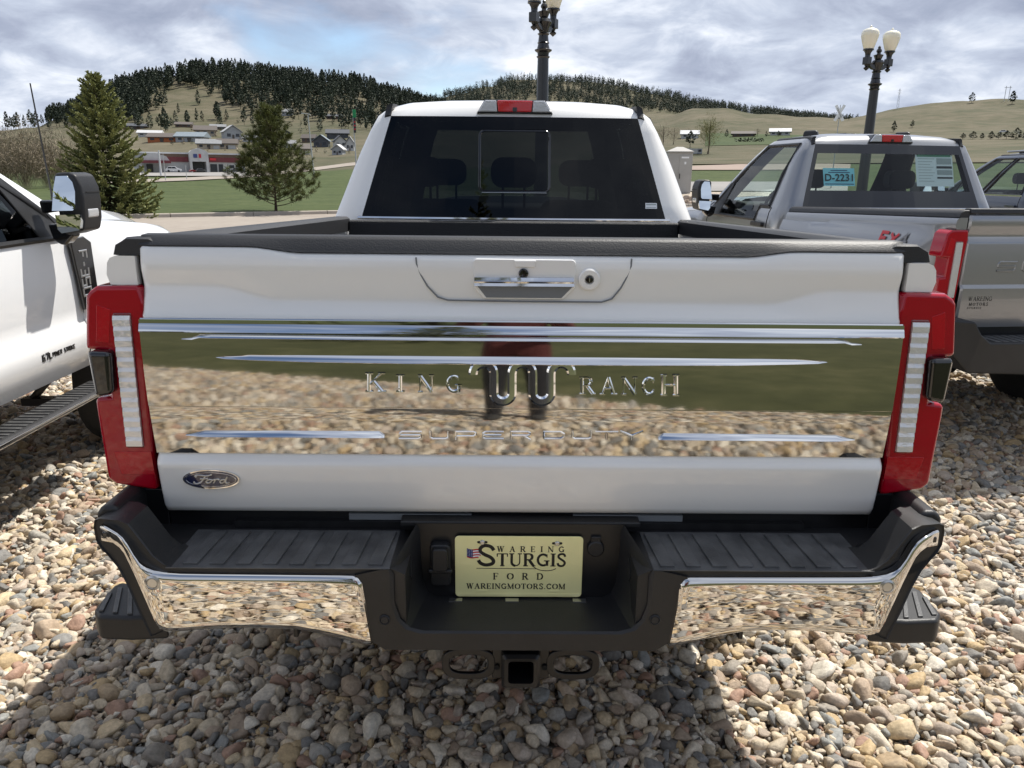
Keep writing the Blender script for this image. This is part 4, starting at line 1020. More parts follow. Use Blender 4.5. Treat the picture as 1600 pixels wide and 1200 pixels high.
# ================================================================== THE GREY REGULAR CAB TRUCK ON THE RIGHT
RT = (3.37, 2.65, -.022); RTZ = R(6.3)
RM = Matrix.Translation(RT) @ Matrix.Rotation(RTZ, 4, 'Z')
greyt, SPR = truck_base('silver grey regular cab pickup with cyan card and price sheet in its rear window', RT,
    dict(paint='grey_paint', crew=False, rear=2.06, ws0=3.78, ws1=3.18, drop=.22, side=[0, .04, .10, .22, .34, .46, .58, .70, .82, .93, 1], win=[(.10, .93)], seams=[.06, .965], handles=[.16], wheel=1.3, frit=True, rear_glass='glass_mid', side_glass='glass_mid', bumper_mat='black_plastic'), GRP, RTZ)
tgr = plain_tailgate(greyt, SPR); work_bumper(greyt, SPR); build_tail_lamps(greyt, False)
q = MB(); x = -.66
for ch in 'SUPER DUTY':
    w, st = block(ch)
    if ch != ' ':
        for k, (p_, th) in enumerate(st): q.ribbon([(x+a*.062, 1.175+b_*.062) for a, b_ in p_], .014, .005+.0002*k, lambda u, v, h: (u, -.0125-h, v))
    x += .062*2.45 if ch != ' ' else .05
q.build('stamped_lettering', 'grey_paint', tgr, smooth=20)
q = MB(); letters(q, 'WAREING', lambda u, v, h: (u, -.0285-h, v), -.815, 1.015, .026, .05, .0004, glyph, .9); letters(q, 'MOTORS', lambda u, v, h: (u, -.0285-h, v), -.805, .988, .018, .35, .0004, glyph, .9)
letters(q, 'STURGIS', lambda u, v, h: (u, -.0275-h, v), -.81, .970, .011, .5, .0004, glyph, .9)
q.build('dealer_sticker', 'ink_black', tgr, smooth=0)
q = MB()
def side_pl(u, v, h): return (-(interp(v, [1.19, 1.29, 1.35, 1.41], [1.0, .985, .962, .945])+.006+h), u, v)
fx = {'F': [[(0, 0), (0, 1), (.8, 1)], [(0, .5), (.65, .5)]], 'X': [[(0, 1), (.9, 0)], [(.9, 1), (0, 0)]], '4': [[(.65, 0), (.65, 1), (0, .35), (.9, .35)]]}
y = .63
for k, ch in enumerate('FX4'):
    q.m = 0 if ch != '4' else 1
    for j, p_ in enumerate(fx[ch]): q.ribbon([(y-a*.085, 1.285+b_*.066) for a, b_ in p_], .020, .0008+.0003*j, side_pl)
    y -= .098
q.build('bed_decal', ['decal_red', 'decal_grey'], greyt, smooth=0)
def on_glass(px0, px1, py0, py1, name, mat, off=-.012):
    Y = RT[1]+SPR['rear']+.10
    a, b_ = RM.inverted() @ Vector(T(px0, py1, Y)), RM.inverted() @ Vector(T(px1, py0, Y))
    x0, x1, z0, z1 = a[0], b_[0], a[2], b_[2]
    q = MB(); rows = [[rear_pt(SPR, x, z, off) for x in np.linspace(x0, x1, 6)] for z in np.linspace(z0, z1, 4)]
    rows2 = [[(x, y+.002, z) for x, y, z in r_] for r_ in rows]
    q.grid(rows); q.grid(rows2); o = q.build(name, mat, greyt, smooth=60); return o, (x0, x1, z0, z1)
cd, bx = on_glass(1279, 1332, 263, 290, 'stock_card', 'cyan_card')
zm, xm = (bx[2]+bx[3])/2, (bx[0]+bx[1])/2
p_ = rear_pt(SPR, xm, zm-.03, -.0055)
font_text('card_lettering', 'D-2231', .082, 'ink_black', cd, Matrix.Translation(p_) @ Matrix.Rotation(-.085, 4, 'Z') @ Matrix.Rotation(R(90-18.5), 4, 'X'), bold=.0012)
q = MB()
for z, w in ((.052, .07), (.036, .09), (-.055, .12)):
    q.ribbon([(xm-w, zm+z), (xm+w, zm+z)], .006, .0005, lambda u, v, h: rear_pt(SPR, u, v, -.0095+h))
q.build('card_lines', 'ink_navy', cd)
pp, bx = on_glass(1431, 1504, 240, 291, 'price_sheet', 'paper_white')
x0, x1, z0, z1 = bx
def patch(a0, a1, b0, b1, mat, name):
    q = MB(); q.grid([[rear_pt(SPR, lerp(x0, x1, u), lerp(z0, z1, v), -.0095) for u in np.linspace(a0, a1, 4)] for v in (b0, b1)]); q.build(name, mat, pp, smooth=0)
patch(.04, .95, .90, .98, 'paper_green', 'sheet_header')
patch(.55, .97, .55, .62, 'ink_black', 'sheet_band'); patch(.55, .97, .24, .29, 'ink_black', 'sheet_band'); patch(.56, .97, .36, .50, 'paper_grey', 'sheet_block'); patch(.56, .96, .68, .86, 'paper_grey', 'sheet_block')
q = MB()
for k in range(9): q.ribbon([(lerp(x0, x1, .06), lerp(z0, z1, .84-k*.085)), (lerp(x0, x1, .5-(k*37 % 5)*.03), lerp(z0, z1, .84-k*.085))], .0035, .0004, lambda u, v, h: rear_pt(SPR, u, v, -.0095+h))
q.build('sheet_lines', 'paper_grey', pp)
q = MB(); L = []
for x in np.linspace(-.80, .80, 20):
    p_ = rear_pt(SPR, x, 1.443, .004); L.append([(x, p_[1]-.002, 1.432), (x, p_[1]-.005, 1.436), (x, p_[1]-.003, 1.442), (x, p_[1]+.004, 1.444), (x, p_[1]+.004, 1.43)])
q.loft(L); q.build('window_strip', 'chrome_plain', greyt)

# ================================================================== THE DARK TRUCK AT THE FAR RIGHT
darkt, SPD = truck_base('dark blue crew cab pickup at the far right behind the grey truck', (8.05, 6.7, 0), dict(paint='navy_paint', belt='chrome_plain', side_glass='glass_mid', rear_glass='glass_dark', handle='navy_paint', rails=True), GRP)
plain_tailgate(darkt, SPD); work_bumper(darkt, SPD); build_tail_lamps(darkt, False)
# ================================================================== GROUND
KA, KB = np.array(G(220, 340)[:2]), np.array(G(1090, 322)[:2])
KD = (KB-KA)/np.linalg.norm(KB-KA); KN = np.array([-KD[1], KD[0]])
def kerb_pt(s, k): p = KA+KD*s+KN*k; return (p[0], p[1])
COLS = [-150, 0, 60, 100, 160, 210, 260, 300, 330, 365, 420, 460, 500, 560, 620, 680, 720, 760, 800, 850, 900, 950, 1000, 1030, 1080, 1120, 1180, 1250, 1310, 1350, 1400, 1450, 1500, 1560, 1600, 1750]
def el_of(px, row): d = ray(px, row); return d[2]/math.hypot(d[0], d[1])
AZ = [math.atan2(ray(p, 250)[0], ray(p, 250)[1]) for p in COLS]
def zrow(D, L):
    xs_, ys_ = [p[0] for p in L], [p[1] for p in L]
    return [CAM[2]+D*el_of(c, np.interp(c, xs_, ys_)) for c in COLS]
LAY = [(0, [0]*len(COLS)), (45, [0]*len(COLS))]
def mixrow(D, L, x0=820, x1=1000):
    a = zrow(D, L); return [lerp(0, z, sstep(x0, x1, c)) for z, c in zip(a, COLS)]
LAY += [(52, mixrow(52, [(0, 303), (1750, 303)])), (64, mixrow(64, [(0, 285), (1750, 285)])), (82, mixrow(82, [(0, 271), (1750, 268)])),
        (112, zrow(112, [(0, 279), (700, 278), (1000, 258), (1100, 257), (1600, 254), (1750, 254)])),
        (180, zrow(180, [(0, 268), (300, 268.5), (365, 268), (430, 266), (560, 258), (800, 255), (1000, 248), (1100, 243), (1300, 240), (1600, 236), (1750, 236)])),
        (320, zrow(320, [(0, 240), (200, 233), (300, 229), (450, 230), (560, 226), (800, 225), (1000, 221), (1100, 217), (1300, 214), (1600, 209), (1750, 209)])),
        (520, zrow(520, [(0, 212), (100, 206), (200, 198), (300, 193), (400, 191), (500, 191), (560, 193), (800, 205), (1000, 206), (1100, 203), (1300, 205), (1600, 200), (1750, 200)]))]
F_ = [(-150, 206), (0, 203), (60, 197), (100, 184), (160, 165), (210, 141), (260, 125), (300, 119), (330, 118), (420, 121), (500, 128), (560, 135), (620, 151), (680, 168), (720, 180), (800, 188), (900, 190), (1000, 190), (1030, 184), (1080, 168), (1120, 167), (1180, 178), (1250, 184), (1310, 188), (1350, 181), (1400, 171), (1450, 164), (1500, 161), (1560, 158), (1600, 158), (1750, 164)]
LAY += [(760, zrow(760, F_)), (820, zrow(820, [(x, y+3 if not 690 < x < 1020 else y-1) for x, y in F_])),
        (1000, zrow(1000, [(0, 212), (560, 190), (640, 178), (720, 172), (800, 166), (900, 166), (1000, 178), (1100, 185), (1300, 196), (1750, 200)])),
        (1300, zrow(1300, [(-150, 215), (500, 200), (560, 170), (620, 158), (700, 157), (720, 149), (760, 134), (800, 125), (850, 123), (900, 127), (950, 135), (1000, 145), (1050, 153), (1100, 165), (1150, 173), (1200, 182), (1290, 191), (1400, 205), (1750, 205)])),
        (1800, zrow(1800, [(-150, 240), (1750, 240)]))]
LD = np.array([l[0] for l in LAY], float)
ZT = np.array([l[1] for l in LAY], float)                                   # layer x column
back = np.interp(LD, [0, 112, 320, 760, 1300, 1800], [0, 0, 3, 40, 60, 30])
AZA = np.array([-math.pi, R(-75)]+AZ+[R(75), math.pi])
ZT = np.column_stack([back, back]+[ZT[:, i] for i in range(ZT.shape[1])]+[back, back])
PH = rng.uniform(0, 6.28, 12)
def terr(x, y):
    x, y = np.asarray(x, float), np.asarray(y, float)
    dx, dy = x-CAM[0], y-CAM[1]; D = np.hypot(dx, dy); az = np.arctan2(dx, dy)
    ia = np.clip(np.searchsorted(AZA, az)-1, 0, len(AZA)-2); ta = np.clip((az-AZA[ia])/(AZA[ia+1]-AZA[ia]), 0, 1); ta = ta*ta*(3-2*ta)
    idd = np.clip(np.searchsorted(LD, D)-1, 0, len(LD)-2); td = np.clip((D-LD[idd])/(LD[idd+1]-LD[idd]), 0, 1)
    z = (ZT[idd, ia]*(1-ta)+ZT[idd, ia+1]*ta)*(1-td)+(ZT[idd+1, ia]*(1-ta)+ZT[idd+1, ia+1]*ta)*td
    amp = np.clip((D-190)/350, 0, 1)
    z = z+amp*(1.6*np.sin(x/47+PH[0])*np.sin(y/61+PH[1])+1.1*np.sin(x/19+y/33+PH[2])+.7*np.sin(x/11-y/17+PH[3])*np.sin(y/9+PH[4]))
    k = (x-KA[0])*KN[0]+(y-KA[1])*KN[1]
    t_ = np.clip(k/1.0, 0, 1)
    return z-.06+.15*t_*t_*(3-2*t_)
def cast(px, row, d0=30.0, d1=1700.0):
    d = ray(px, row); h = math.hypot(d[0], d[1]); el = d[2]/h
    Ds = np.geomspace(d0, d1, 900); xs_ = CAM[0]+d[0]/h*Ds; ys_ = CAM[1]+d[1]/h*Ds
    diff = terr(xs_, ys_)-(CAM[2]+el*Ds); i = np.argmax(diff > 0)
    if diff[i] <= 0: i = len(Ds)-1
    if i > 0:
        f_ = diff[i-1]/(diff[i-1]-diff[i]+1e-9); D = Ds[i-1]+(Ds[i]-Ds[i-1])*min(1, max(0, f_))
    else: D = Ds[0]
    x, y = CAM[0]+d[0]/h*D, CAM[1]+d[1]/h*D
    return x, y, float(terr(x, y)), D
# terrain: one polar sheet, lawn near and dry hills beyond
azs = np.concatenate([np.radians(np.arange(-180, -46, 4.0)), np.radians(np.arange(-46, 46.01, .3)), np.radians(np.arange(50, 180, 4.0))])
rings = np.unique(np.concatenate([[.5, 3, 6, 10, 15, 20], np.geomspace(24, 1800, 120), LD[1:]]))
def terrain(name, r_, mat):
    A, D = np.meshgrid(azs, r_); X, Y = CAM[0]+np.sin(A)*D, CAM[1]+np.cos(A)*D; Z = terr(X, Y)
    q = MB(); q.grid([list(zip(X[i], Y[i], Z[i])) for i in range(len(r_))], True)
    o = q.build(name, mat, None, smooth=80); tag(o, kind='structure'); return o
cut = 150
ra = rings[rings <= cut]; rb = rings[rings >= ra[-1]]
terrain('lawn', ra, 'lawn'); terrain('hills', rb, 'dry_hill')
def sheet(name, P, mat, kind='structure'):
    """flat polygon strip given as rows of (x, y, z)"""
    q = MB(); q.grid(P); o = q.build(name, mat, None, smooth=60); tag(o, kind=kind); return o
mt, t, b = nodes('gravel_bed')
b.inputs['Roughness'].default_value = .85
tcn = t.nodes.new('ShaderNodeTexCoord'); vo = t.nodes.new('ShaderNodeTexVoronoi'); vo.inputs['Scale'].default_value = 17
t.links.new(tcn.outputs['Object'], vo.inputs['Vector'])
sp_ = t.nodes.new('ShaderNodeSeparateColor'); t.links.new(vo.outputs['Color'], sp_.inputs[0])
rp = t.nodes.new('ShaderNodeValToRGB'); rp.color_ramp.elements[0].color = (.16, .12, .09, 1); rp.color_ramp.elements[1].color = (.52, .45, .36, 1)
t.links.new(sp_.outputs[0], rp.inputs[0]); t.links.new(rp.outputs[0], b.inputs['Base Color'])
bp = t.nodes.new('ShaderNodeBump'); bp.inputs['Strength'].default_value = .8; bp.inputs['Distance'].default_value = .03; bp.invert = True
t.links.new(vo.outputs['Distance'], bp.inputs['Height']); t.links.new(bp.outputs[0], b.inputs['Normal'])
def gline(x): return np.clip(-3.35+.45*x, -16, -.9)                                            # edge of the grass behind the viewer
sheet('grass_bank', [[(x, -40, -.055), (x, -20, -.04), (x, float(gline(x)), -.035)] for x in np.linspace(-40, 40, 30)], 'grass_bank')
sheet('gravel_lot', [[(x, float(gline(x)), -.03), (x, 18, -.03)] for x in np.linspace(-34, 34, 30)], 'gravel_bed')
sheet('concrete_drive', [[(*kerb_pt(s, -13), -.012), (*kerb_pt(s, 0), -.012)] for s in np.linspace(-60, 90, 40)], 'concrete')
for i in range(30):                                                          # kerb stones laid end to end
    s0 = -20+i*3.0; q = MB()
    sec = [(-.02, -.05), (-.005, .10), (.02, .125), (.14, .13), (.15, -.05)]
    q.loft([[(*kerb_pt(s, k), z) for k, z in sec] for s in (s0+.012, s0+2.988)])
    if i == 0: kerb = q.build('kerb', 'kerb_concrete'); tag(kerb, kind='structure')
    else: q.build('kerb_stone', 'kerb_concrete', kerb)
def drape(name, pxs, d0, d1, mat, n=6, off=.05):
    P = []
    for px in pxs:
        a = math.atan2(ray(px, 250)[0], ray(px, 250)[1]); r_ = []
        for D in np.linspace(d0(px) if callable(d0) else d0, d1(px) if callable(d1) else d1, n):
            x, y = CAM[0]+math.sin(a)*D, CAM[1]+math.cos(a)*D; r_.append((x, y, float(terr(x, y))+off))
        P.append(r_)
    return sheet(name, P, mat)
RX = np.linspace(985, 1330, 36)
drape('gravel_bed', np.linspace(1000, 1330, 30), lambda p: 44.2+(p-1050)*.03, 51.6, 'gravel_bed', off=.07)
drape('road', RX, 52.6, 62.5, 'road_grey', off=.06)
drape('dirt_road', RX, 84, lambda p: 104+5*math.sin(p/60), 'dirt_pink', off=.08)
def drows(L, hw_): 
    xs_, ys_ = [p[0] for p in L], [p[1] for p in L]
    return lambda px, s: cast(px, np.interp(px, xs_, ys_)+s*hw_)
rd = drows([(150, 286), (215, 284), (300, 280.5), (365, 277), (440, 271), (500, 263.5), (545, 257.5), (640, 250)], 2.4)
P = []
for px in np.linspace(150, 640, 60):
    a, b_ = rd(px, 1), rd(px, -1); P.append([(lerp(a[0], b_[0], k/4), lerp(a[1], b_[1], k/4), float(terr(lerp(a[0], b_[0], k/4), lerp(a[1], b_[1], k/4)))+.10) for k in range(5)])
sheet('main_road', P, 'concrete')
P = []
for px in np.linspace(195, 385, 24):
    a, b_ = cast(px, 276.5), cast(px, 270.2); P.append([(lerp(a[0], b_[0], k/4), lerp(a[1], b_[1], k/4), float(terr(lerp(a[0], b_[0], k/4), lerp(a[1], b_[1], k/4)))+.15) for k in range(5)])
sheet('store_parking', P, 'road_grey')
drape('dry_verge', np.linspace(985, 1760, 50), 106, 150.5, 'dry_hill', 8, .12)
drape('green_field', np.linspace(1100, 1340, 30), 235, 420, 'field_green', 40, .12)

# ------------------------------------------------------------------ river stones: loose gravel nobody could count
mt, t, b = nodes('river_stone')
b.inputs['Roughness'].default_value = .62; b.inputs['Specular IOR Level'].default_value = .35
oi = t.nodes.new('ShaderNodeObjectInfo'); rp = t.nodes.new('ShaderNodeValToRGB'); rp.color_ramp.interpolation = 'CONSTANT'
cols = [(.50, .43, .33), (.40, .31, .21), (.60, .54, .45), (.46, .40, .32), (.30, .275, .245), (.55, .45, .31), (.22, .22, .22), (.66, .62, .55), (.43, .34, .26), (.36, .345, .32), (.52, .46, .38), (.36, .235, .18), (.27, .28, .28), (.58, .50, .39), (.46, .35, .21), (.38, .32, .27), (.62, .57, .50), (.17, .165, .16), (.48, .41, .35), (.34, .27, .21)]
el = rp.color_ramp.elements
while len(el) < len(cols): el.new(.5)
for i, (e_, c) in enumerate(zip(el, cols)): e_.position = i/len(cols); e_.color = (min(.8, c[0]*1.08), min(.8, c[1]*1.07), min(.8, c[2]*1.035), 1)
t.links.new(oi.outputs['Random'], rp.inputs[0])
tcn = t.nodes.new('ShaderNodeTexCoord'); ns = t.nodes.new('ShaderNodeTexNoise'); ns.inputs['Scale'].default_value = 2.6; ns.inputs['Detail'].default_value = 7; ns.inputs['Roughness'].default_value = .65
ad = t.nodes.new('ShaderNodeVectorMath'); ad.operation = 'ADD'; t.links.new(tcn.outputs['Object'], ad.inputs[0])
ml = t.nodes.new('ShaderNodeMath'); ml.operation = 'MULTIPLY'; ml.inputs[1].default_value = 90; t.links.new(oi.outputs['Random'], ml.inputs[0]); t.links.new(ml.outputs[0], ad.inputs[1]); t.links.new(ad.outputs[0], ns.inputs['Vector'])
r2 = t.nodes.new('ShaderNodeValToRGB'); r2.color_ramp.elements[0].position = .3; r2.color_ramp.elements[1].position = .72; r2.color_ramp.elements[0].color = (.62, .60, .58, 1); r2.color_ramp.elements[1].color = (1.12, 1.1, 1.06, 1)
t.links.new(ns.outputs['Fac'], r2.inputs[0])
mm = t.nodes.new('ShaderNodeMix'); mm.data_type = 'RGBA'; mm.blend_type = 'MULTIPLY'; mm.inputs[0].default_value = 1
t.links.new(rp.outputs[0], mm.inputs['A']); t.links.new(r2.outputs[0], mm.inputs['B']); t.links.new(mm.outputs['Result'], b.inputs['Base Color'])
bp = t.nodes.new('ShaderNodeBump'); bp.inputs['Strength'].default_value = .25; bp.inputs['Distance'].default_value = .1; t.links.new(ns.outputs['Fac'], bp.inputs['Height']); t.links.new(bp.outputs[0], b.inputs['Normal'])
SC = bpy.data.collections.new('stone_shapes')                                # not linked to the scene: only a source for the gravel
bmx = bmesh.new(); bmesh.ops.create_icosphere(bmx, subdivisions=3, radius=1)
ico = np.array([v.co[:] for v in bmx.verts]); icf = [[v.index for v in f.verts] for f in bmx.faces]; bmx.free()
NS = 18
for k in range(NS):
    npl = rng.integers(7, 13); nr = rng.normal(size=(npl, 3)); nr /= np.linalg.norm(nr, axis=1)[:, None]; dd = rng.uniform(.62, 1.0, npl)
    pw = rng.uniform(9, 26)
    c_ = np.clip(ico@nr.T, .01, None)/dd
    rad = 1/np.power((c_**pw).sum(1)+.6**pw, 1/pw)
    V = ico*rad[:, None]
    V *= np.array([1.0, rng.uniform(.62, .9), rng.uniform(.42, .7)])
    me = bpy.data.meshes.new('stone'); me.from_pydata(V.tolist(), [], icf); me.materials.append(MATS['river_stone']); me.shade_smooth()
    SC.objects.link(bpy.data.objects.new('stone', me))
pts = []
def scatter(x0, x1, y0, y1, step, keep):
    nx, ny = int((x1-x0)/step), int((y1-y0)/step)
    X, Y = np.meshgrid(x0+(np.arange(nx)+.5)*step, y0+(np.arange(ny)+.5)*step)
    X = (X+rng.uniform(-.5, .5, X.shape)*step).ravel(); Y = (Y+rng.uniform(-.5, .5, Y.shape)*step).ravel()
    m_ = keep(X, Y); return X[m_], Y[m_]
def kfront(X, Y):
    D = Y+1.75; near = np.abs(X) < .74*D+.7
    hid = (np.abs(X) < .72) & (Y > 1.3) & (Y < 6)
    return near & ~hid & (Y >= -.3)
def kback(X, Y): return (Y < -.3) & (np.abs(X) < .8+.95*np.abs(Y+.0)+.6) & (Y > gline(X)-.15)
PX, PYY, SZ, ZZ = [], [], [], []
for step, s0, s1, z0, z1, kf, reg in ((.017, .005, .011, -.012, -.002, kfront, (-3, 3, -.3, 1.4)), (.023, .009, .017, -.016, .002, kfront, (-5, 6, -.3, 4.4)), (.037, .015, .029, -.008, .010, kfront, (-5, 6, -.3, 4.6)), (.10, .030, .042, -.003, .012, kfront, (-5, 6, -.3, 4.6)), (.06, .025, .042, -.012, .012, kfront, (-6, 8, 4.6, 8)),
                                      (.036, .015, .027, -.018, .002, kback, (-4.5, 4.5, -5.6, -.3)), (.060, .023, .038, -.008, .012, kback, (-4.5, 4.5, -5.6, -.3))):
    X, Y = scatter(*reg, step, kf); n = len(X)
    PX.append(X); PYY.append(Y); SZ.append(s0+(s1-s0)*rng.beta(1.6, 2.4, n)*rng.uniform(.9, 1.25, n)); ZZ.append(rng.uniform(z0, z1, n))
PX, PYY, SZ, ZZ = map(np.concatenate, (PX, PYY, SZ, ZZ)); n = len(PX)
me = bpy.data.meshes.new('gravel'); me.vertices.add(n); me.vertices.foreach_set('co', np.column_stack([PX, PYY, ZZ]).ravel())
rot = np.column_stack([rng.normal(0, .38, n), rng.normal(0, .38, n), rng.uniform(0, 6.28, n)])
a_ = me.attributes.new('rot', 'FLOAT_VECTOR', 'POINT'); a_.data.foreach_set('vector', rot.ravel())
a_ = me.attributes.new('siz', 'FLOAT', 'POINT'); a_.data.foreach_set('value', SZ)
gv = bpy.data.objects.new('gravel', me); COL.objects.link(gv); tag(gv, 'loose tan and grey river stones covering the parking lot', kind='stuff')
ng = bpy.data.node_groups.new('gravel', 'GeometryNodeTree')
ng.interface.new_socket('Geometry', in_out='INPUT', socket_type='NodeSocketGeometry'); ng.interface.new_socket('Geometry', in_out='OUTPUT', socket_type='NodeSocketGeometry')
gi, go = ng.nodes.new('NodeGroupInput'), ng.nodes.new('NodeGroupOutput')
m2p = ng.nodes.new('GeometryNodeMeshToPoints'); iop = ng.nodes.new('GeometryNodeInstanceOnPoints'); ci = ng.nodes.new('GeometryNodeCollectionInfo')
ci.inputs['Collection'].default_value = SC; ci.inputs['Separate Children'].default_value = True; ci.inputs['Reset Children'].default_value = True
def natt(nm, tp): n_ = ng.nodes.new('GeometryNodeInputNamedAttribute'); n_.data_type = tp; n_.inputs['Name'].default_value = nm; return n_.outputs['Attribute']
ng.links.new(gi.outputs[0], m2p.inputs['Mesh']); ng.links.new(m2p.outputs[0], iop.inputs['Points']); ng.links.new(ci.outputs[0], iop.inputs['Instance'])
iop.inputs['Pick Instance'].default_value = True
ng.links.new(natt('rot', 'FLOAT_VECTOR'), iop.inputs['Rotation']); ng.links.new(natt('siz', 'FLOAT'), iop.inputs['Scale'])
ng.links.new(iop.outputs[0], go.inputs[0])
md = gv.modifiers.new('gravel', 'NODES'); md.node_group = ng

# ================================================================== TREES
def quads(name, Q, tip, mat, parent=None):
    Q = np.asarray(Q, float); n = len(Q); me = bpy.data.meshes.new(name)
    me.vertices.add(n*4); me.vertices.foreach_set('co', Q.ravel()); me.loops.add(n*4); me.loops.foreach_set('vertex_index', np.arange(n*4))
    me.polygons.add(n); me.polygons.foreach_set('loop_start', np.arange(n)*4); me.polygons.foreach_set('loop_total', np.full(n, 4))
    a_ = me.attributes.new('tip', 'FLOAT', 'FACE'); a_.data.foreach_set('value', np.clip(np.asarray(tip, float), 0, 1))
    me.update(); me.validate(); me.materials.append(MATS[mat])
    o = bpy.data.objects.new(name, me); COL.objects.link(o); o.parent = parent; return o
def blade(p, d, L, w, side):
    d = d/np.linalg.norm(d); s_ = np.cross(d, side); nn = np.linalg.norm(s_); s_ = s_/nn if nn > 1e-6 else np.array([1., 0, 0])
    return [p-s_*w*.25, p+d*L*.45-s_*w*.5, p+d*L, p+d*L*.45+s_*w*.5]
def spruce(root, h, r_, seed):
    g_ = np.random.default_rng(seed); Q, tp = [], []; tr = MB()
    tr.tube([(0, 0, -.1), (0, 0, h*.5), (.01, .0, h*.97)], [.085, .05, .008], 8); tr.build('trunk', 'bark', root)
    br = MB(); lv = np.concatenate([np.linspace(.05, .86, 25), np.linspace(.88, .985, 6)])
    for i, t_ in enumerate(lv):
        n_ = int(lerp(15, 5, t_))
        for k in range(n_):
            a = 2*math.pi*(k+.5*(i % 2)+g_.uniform(-.3, .3))/n_; L = r_*(1-t_)**.86*g_.uniform(.72, 1.13)+.10
            z0 = h*(t_+g_.uniform(-.012, .012)); dr = lerp(-.18, .75, t_**1.4)
            ca, sa = math.cos(a), math.sin(a)
            path = []
            for j in range(9):
                u = j/8; path.append(np.array([ca*L*u, sa*L*u, z0+L*(dr*u-.20*math.sin(u*2.4)*(1-t_)+.22*u*u)]))
            if L > .35: br.tube([tuple(p_) for p_ in path[::2]], [.018*(1-t_)+.004, .008, .006, .004, .002], 4)
            m_ = int(6+min(L, 1.4)*17)
            for j in range(m_):
                u = lerp(.12, 1.0, (j+.5)/m_); q_ = u*8; i0 = min(7, int(q_)); p_ = path[i0]+(path[i0+1]-path[i0])*(q_-i0)
                fwd = path[i0+1]-path[i0]; fwd /= np.linalg.norm(fwd)
                sd_ = np.array([-sa, ca, 0])*(1 if j % 2 else -1)
                d = fwd*g_.uniform(.5, .9)+sd_*g_.uniform(.45, .95)*(1-.55*u)+np.array([0, 0, g_.uniform(-.12, .34)])
                ln = g_.uniform(.15, .27)*(1.15-.35*u)*(.75+.4*(1-t_))
                for up in (np.array([0, 0, 1.0]), sd_+.3*np.array([0, 0, 1.0])):
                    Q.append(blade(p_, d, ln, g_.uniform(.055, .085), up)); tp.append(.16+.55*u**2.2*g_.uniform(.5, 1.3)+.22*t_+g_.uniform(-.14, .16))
                if u > .45:
                    e_ = p_+d/np.linalg.norm(d)*ln*.6
                    for w in range(3):
                        Q.append(blade(e_, d+g_.normal(0, .45, 3), ln*.6, .035, g_.normal(0, 1, 3))); tp.append(.35+.6*u*g_.uniform(.4, 1.3))
            for w in range(4):
                Q.append(blade(path[-1]-.05*fwd, fwd+g_.normal(0, .3, 3), .16, .045, g_.normal(0, 1, 3))); tp.append(.75+g_.uniform(-.2, .25))
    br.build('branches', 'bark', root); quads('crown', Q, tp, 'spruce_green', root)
def pine(root, h, r_, seed):
    g_ = np.random.default_rng(seed); Q, tp = [], []; tr = MB()
    tr.tube([(0, 0, -.1), (.03, .0, h*.4), (-.02, .0, h*.97)], [.075, .05, .012], 8); tr.build('trunk', 'bark', root); br = MB()
    nb = 92
    for i in range(nb):
        t_ = lerp(.06, .97, (i/nb)**.92); a = i*2.39996+g_.uniform(-.4, .4); prof = interp(t_, [0, .12, .3, .5, .62, .75, .9, 1], [.95, 1.0, .86, .62, .40, .34, .22, .08])
        L = r_*prof*g_.uniform(.70, 1.12)+.08; z0 = h*t_*.965; ca, sa = math.cos(a), math.sin(a); rise = lerp(.12, .95, t_)*g_.uniform(.7, 1.25)
        path = [np.array([ca*L*u, sa*L*u, z0+L*(rise*u*.55+.35*u*u)]) for u in np.linspace(0, 1, 6)]
        br.tube([tuple(p_) for p_ in path], [.022, .017, .013, .010, .007, .005], 5)
        spots = [(path[-1], path[-1]-path[-2])]
        for j in range(int(3+L*6)):
            u = g_.uniform(.3, .95); i0 = min(4, int(u*5)); p_ = path[i0]+(path[i0+1]-path[i0])*(u*5-i0)
            d = np.array([-sa, ca, 0])*g_.choice([-1, 1])*g_.uniform(.4, 1)+np.array([ca, sa, 0])*.6+np.array([0, 0, g_.uniform(.1, .9)]); d /= np.linalg.norm(d)
            e_ = p_+d*g_.uniform(.10, .34)*(.5+L*.6); br.tube([tuple(p_), tuple(e_)], [.006, .004], 4); spots.append((e_, d))
        for e_, d in spots:
            d = d/np.linalg.norm(d); sh = g_.uniform(-.15, .2)
            for k in range(44):
                dd_ = d*g_.uniform(.25, 1.1)+g_.normal(0, .62, 3)+np.array([0, 0, .18]); off = -d*g_.uniform(0, .16)
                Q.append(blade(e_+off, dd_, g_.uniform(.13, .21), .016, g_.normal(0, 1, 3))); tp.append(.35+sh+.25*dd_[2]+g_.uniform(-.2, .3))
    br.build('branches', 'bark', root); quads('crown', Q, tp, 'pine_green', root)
x, y, z = G(160, 336, .08); 
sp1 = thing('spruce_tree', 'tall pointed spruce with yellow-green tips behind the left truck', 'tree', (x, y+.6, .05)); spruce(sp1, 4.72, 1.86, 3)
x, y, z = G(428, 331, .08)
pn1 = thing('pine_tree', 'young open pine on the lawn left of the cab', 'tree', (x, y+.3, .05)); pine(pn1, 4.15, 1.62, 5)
sp2 = thing('spruce_tree', 'tall spruce on the grass behind the viewer, mirrored in the dark rear window', 'tree', (-1.25, -11.5, 0)); spruce(sp2, 12.6, 2.5, 9)

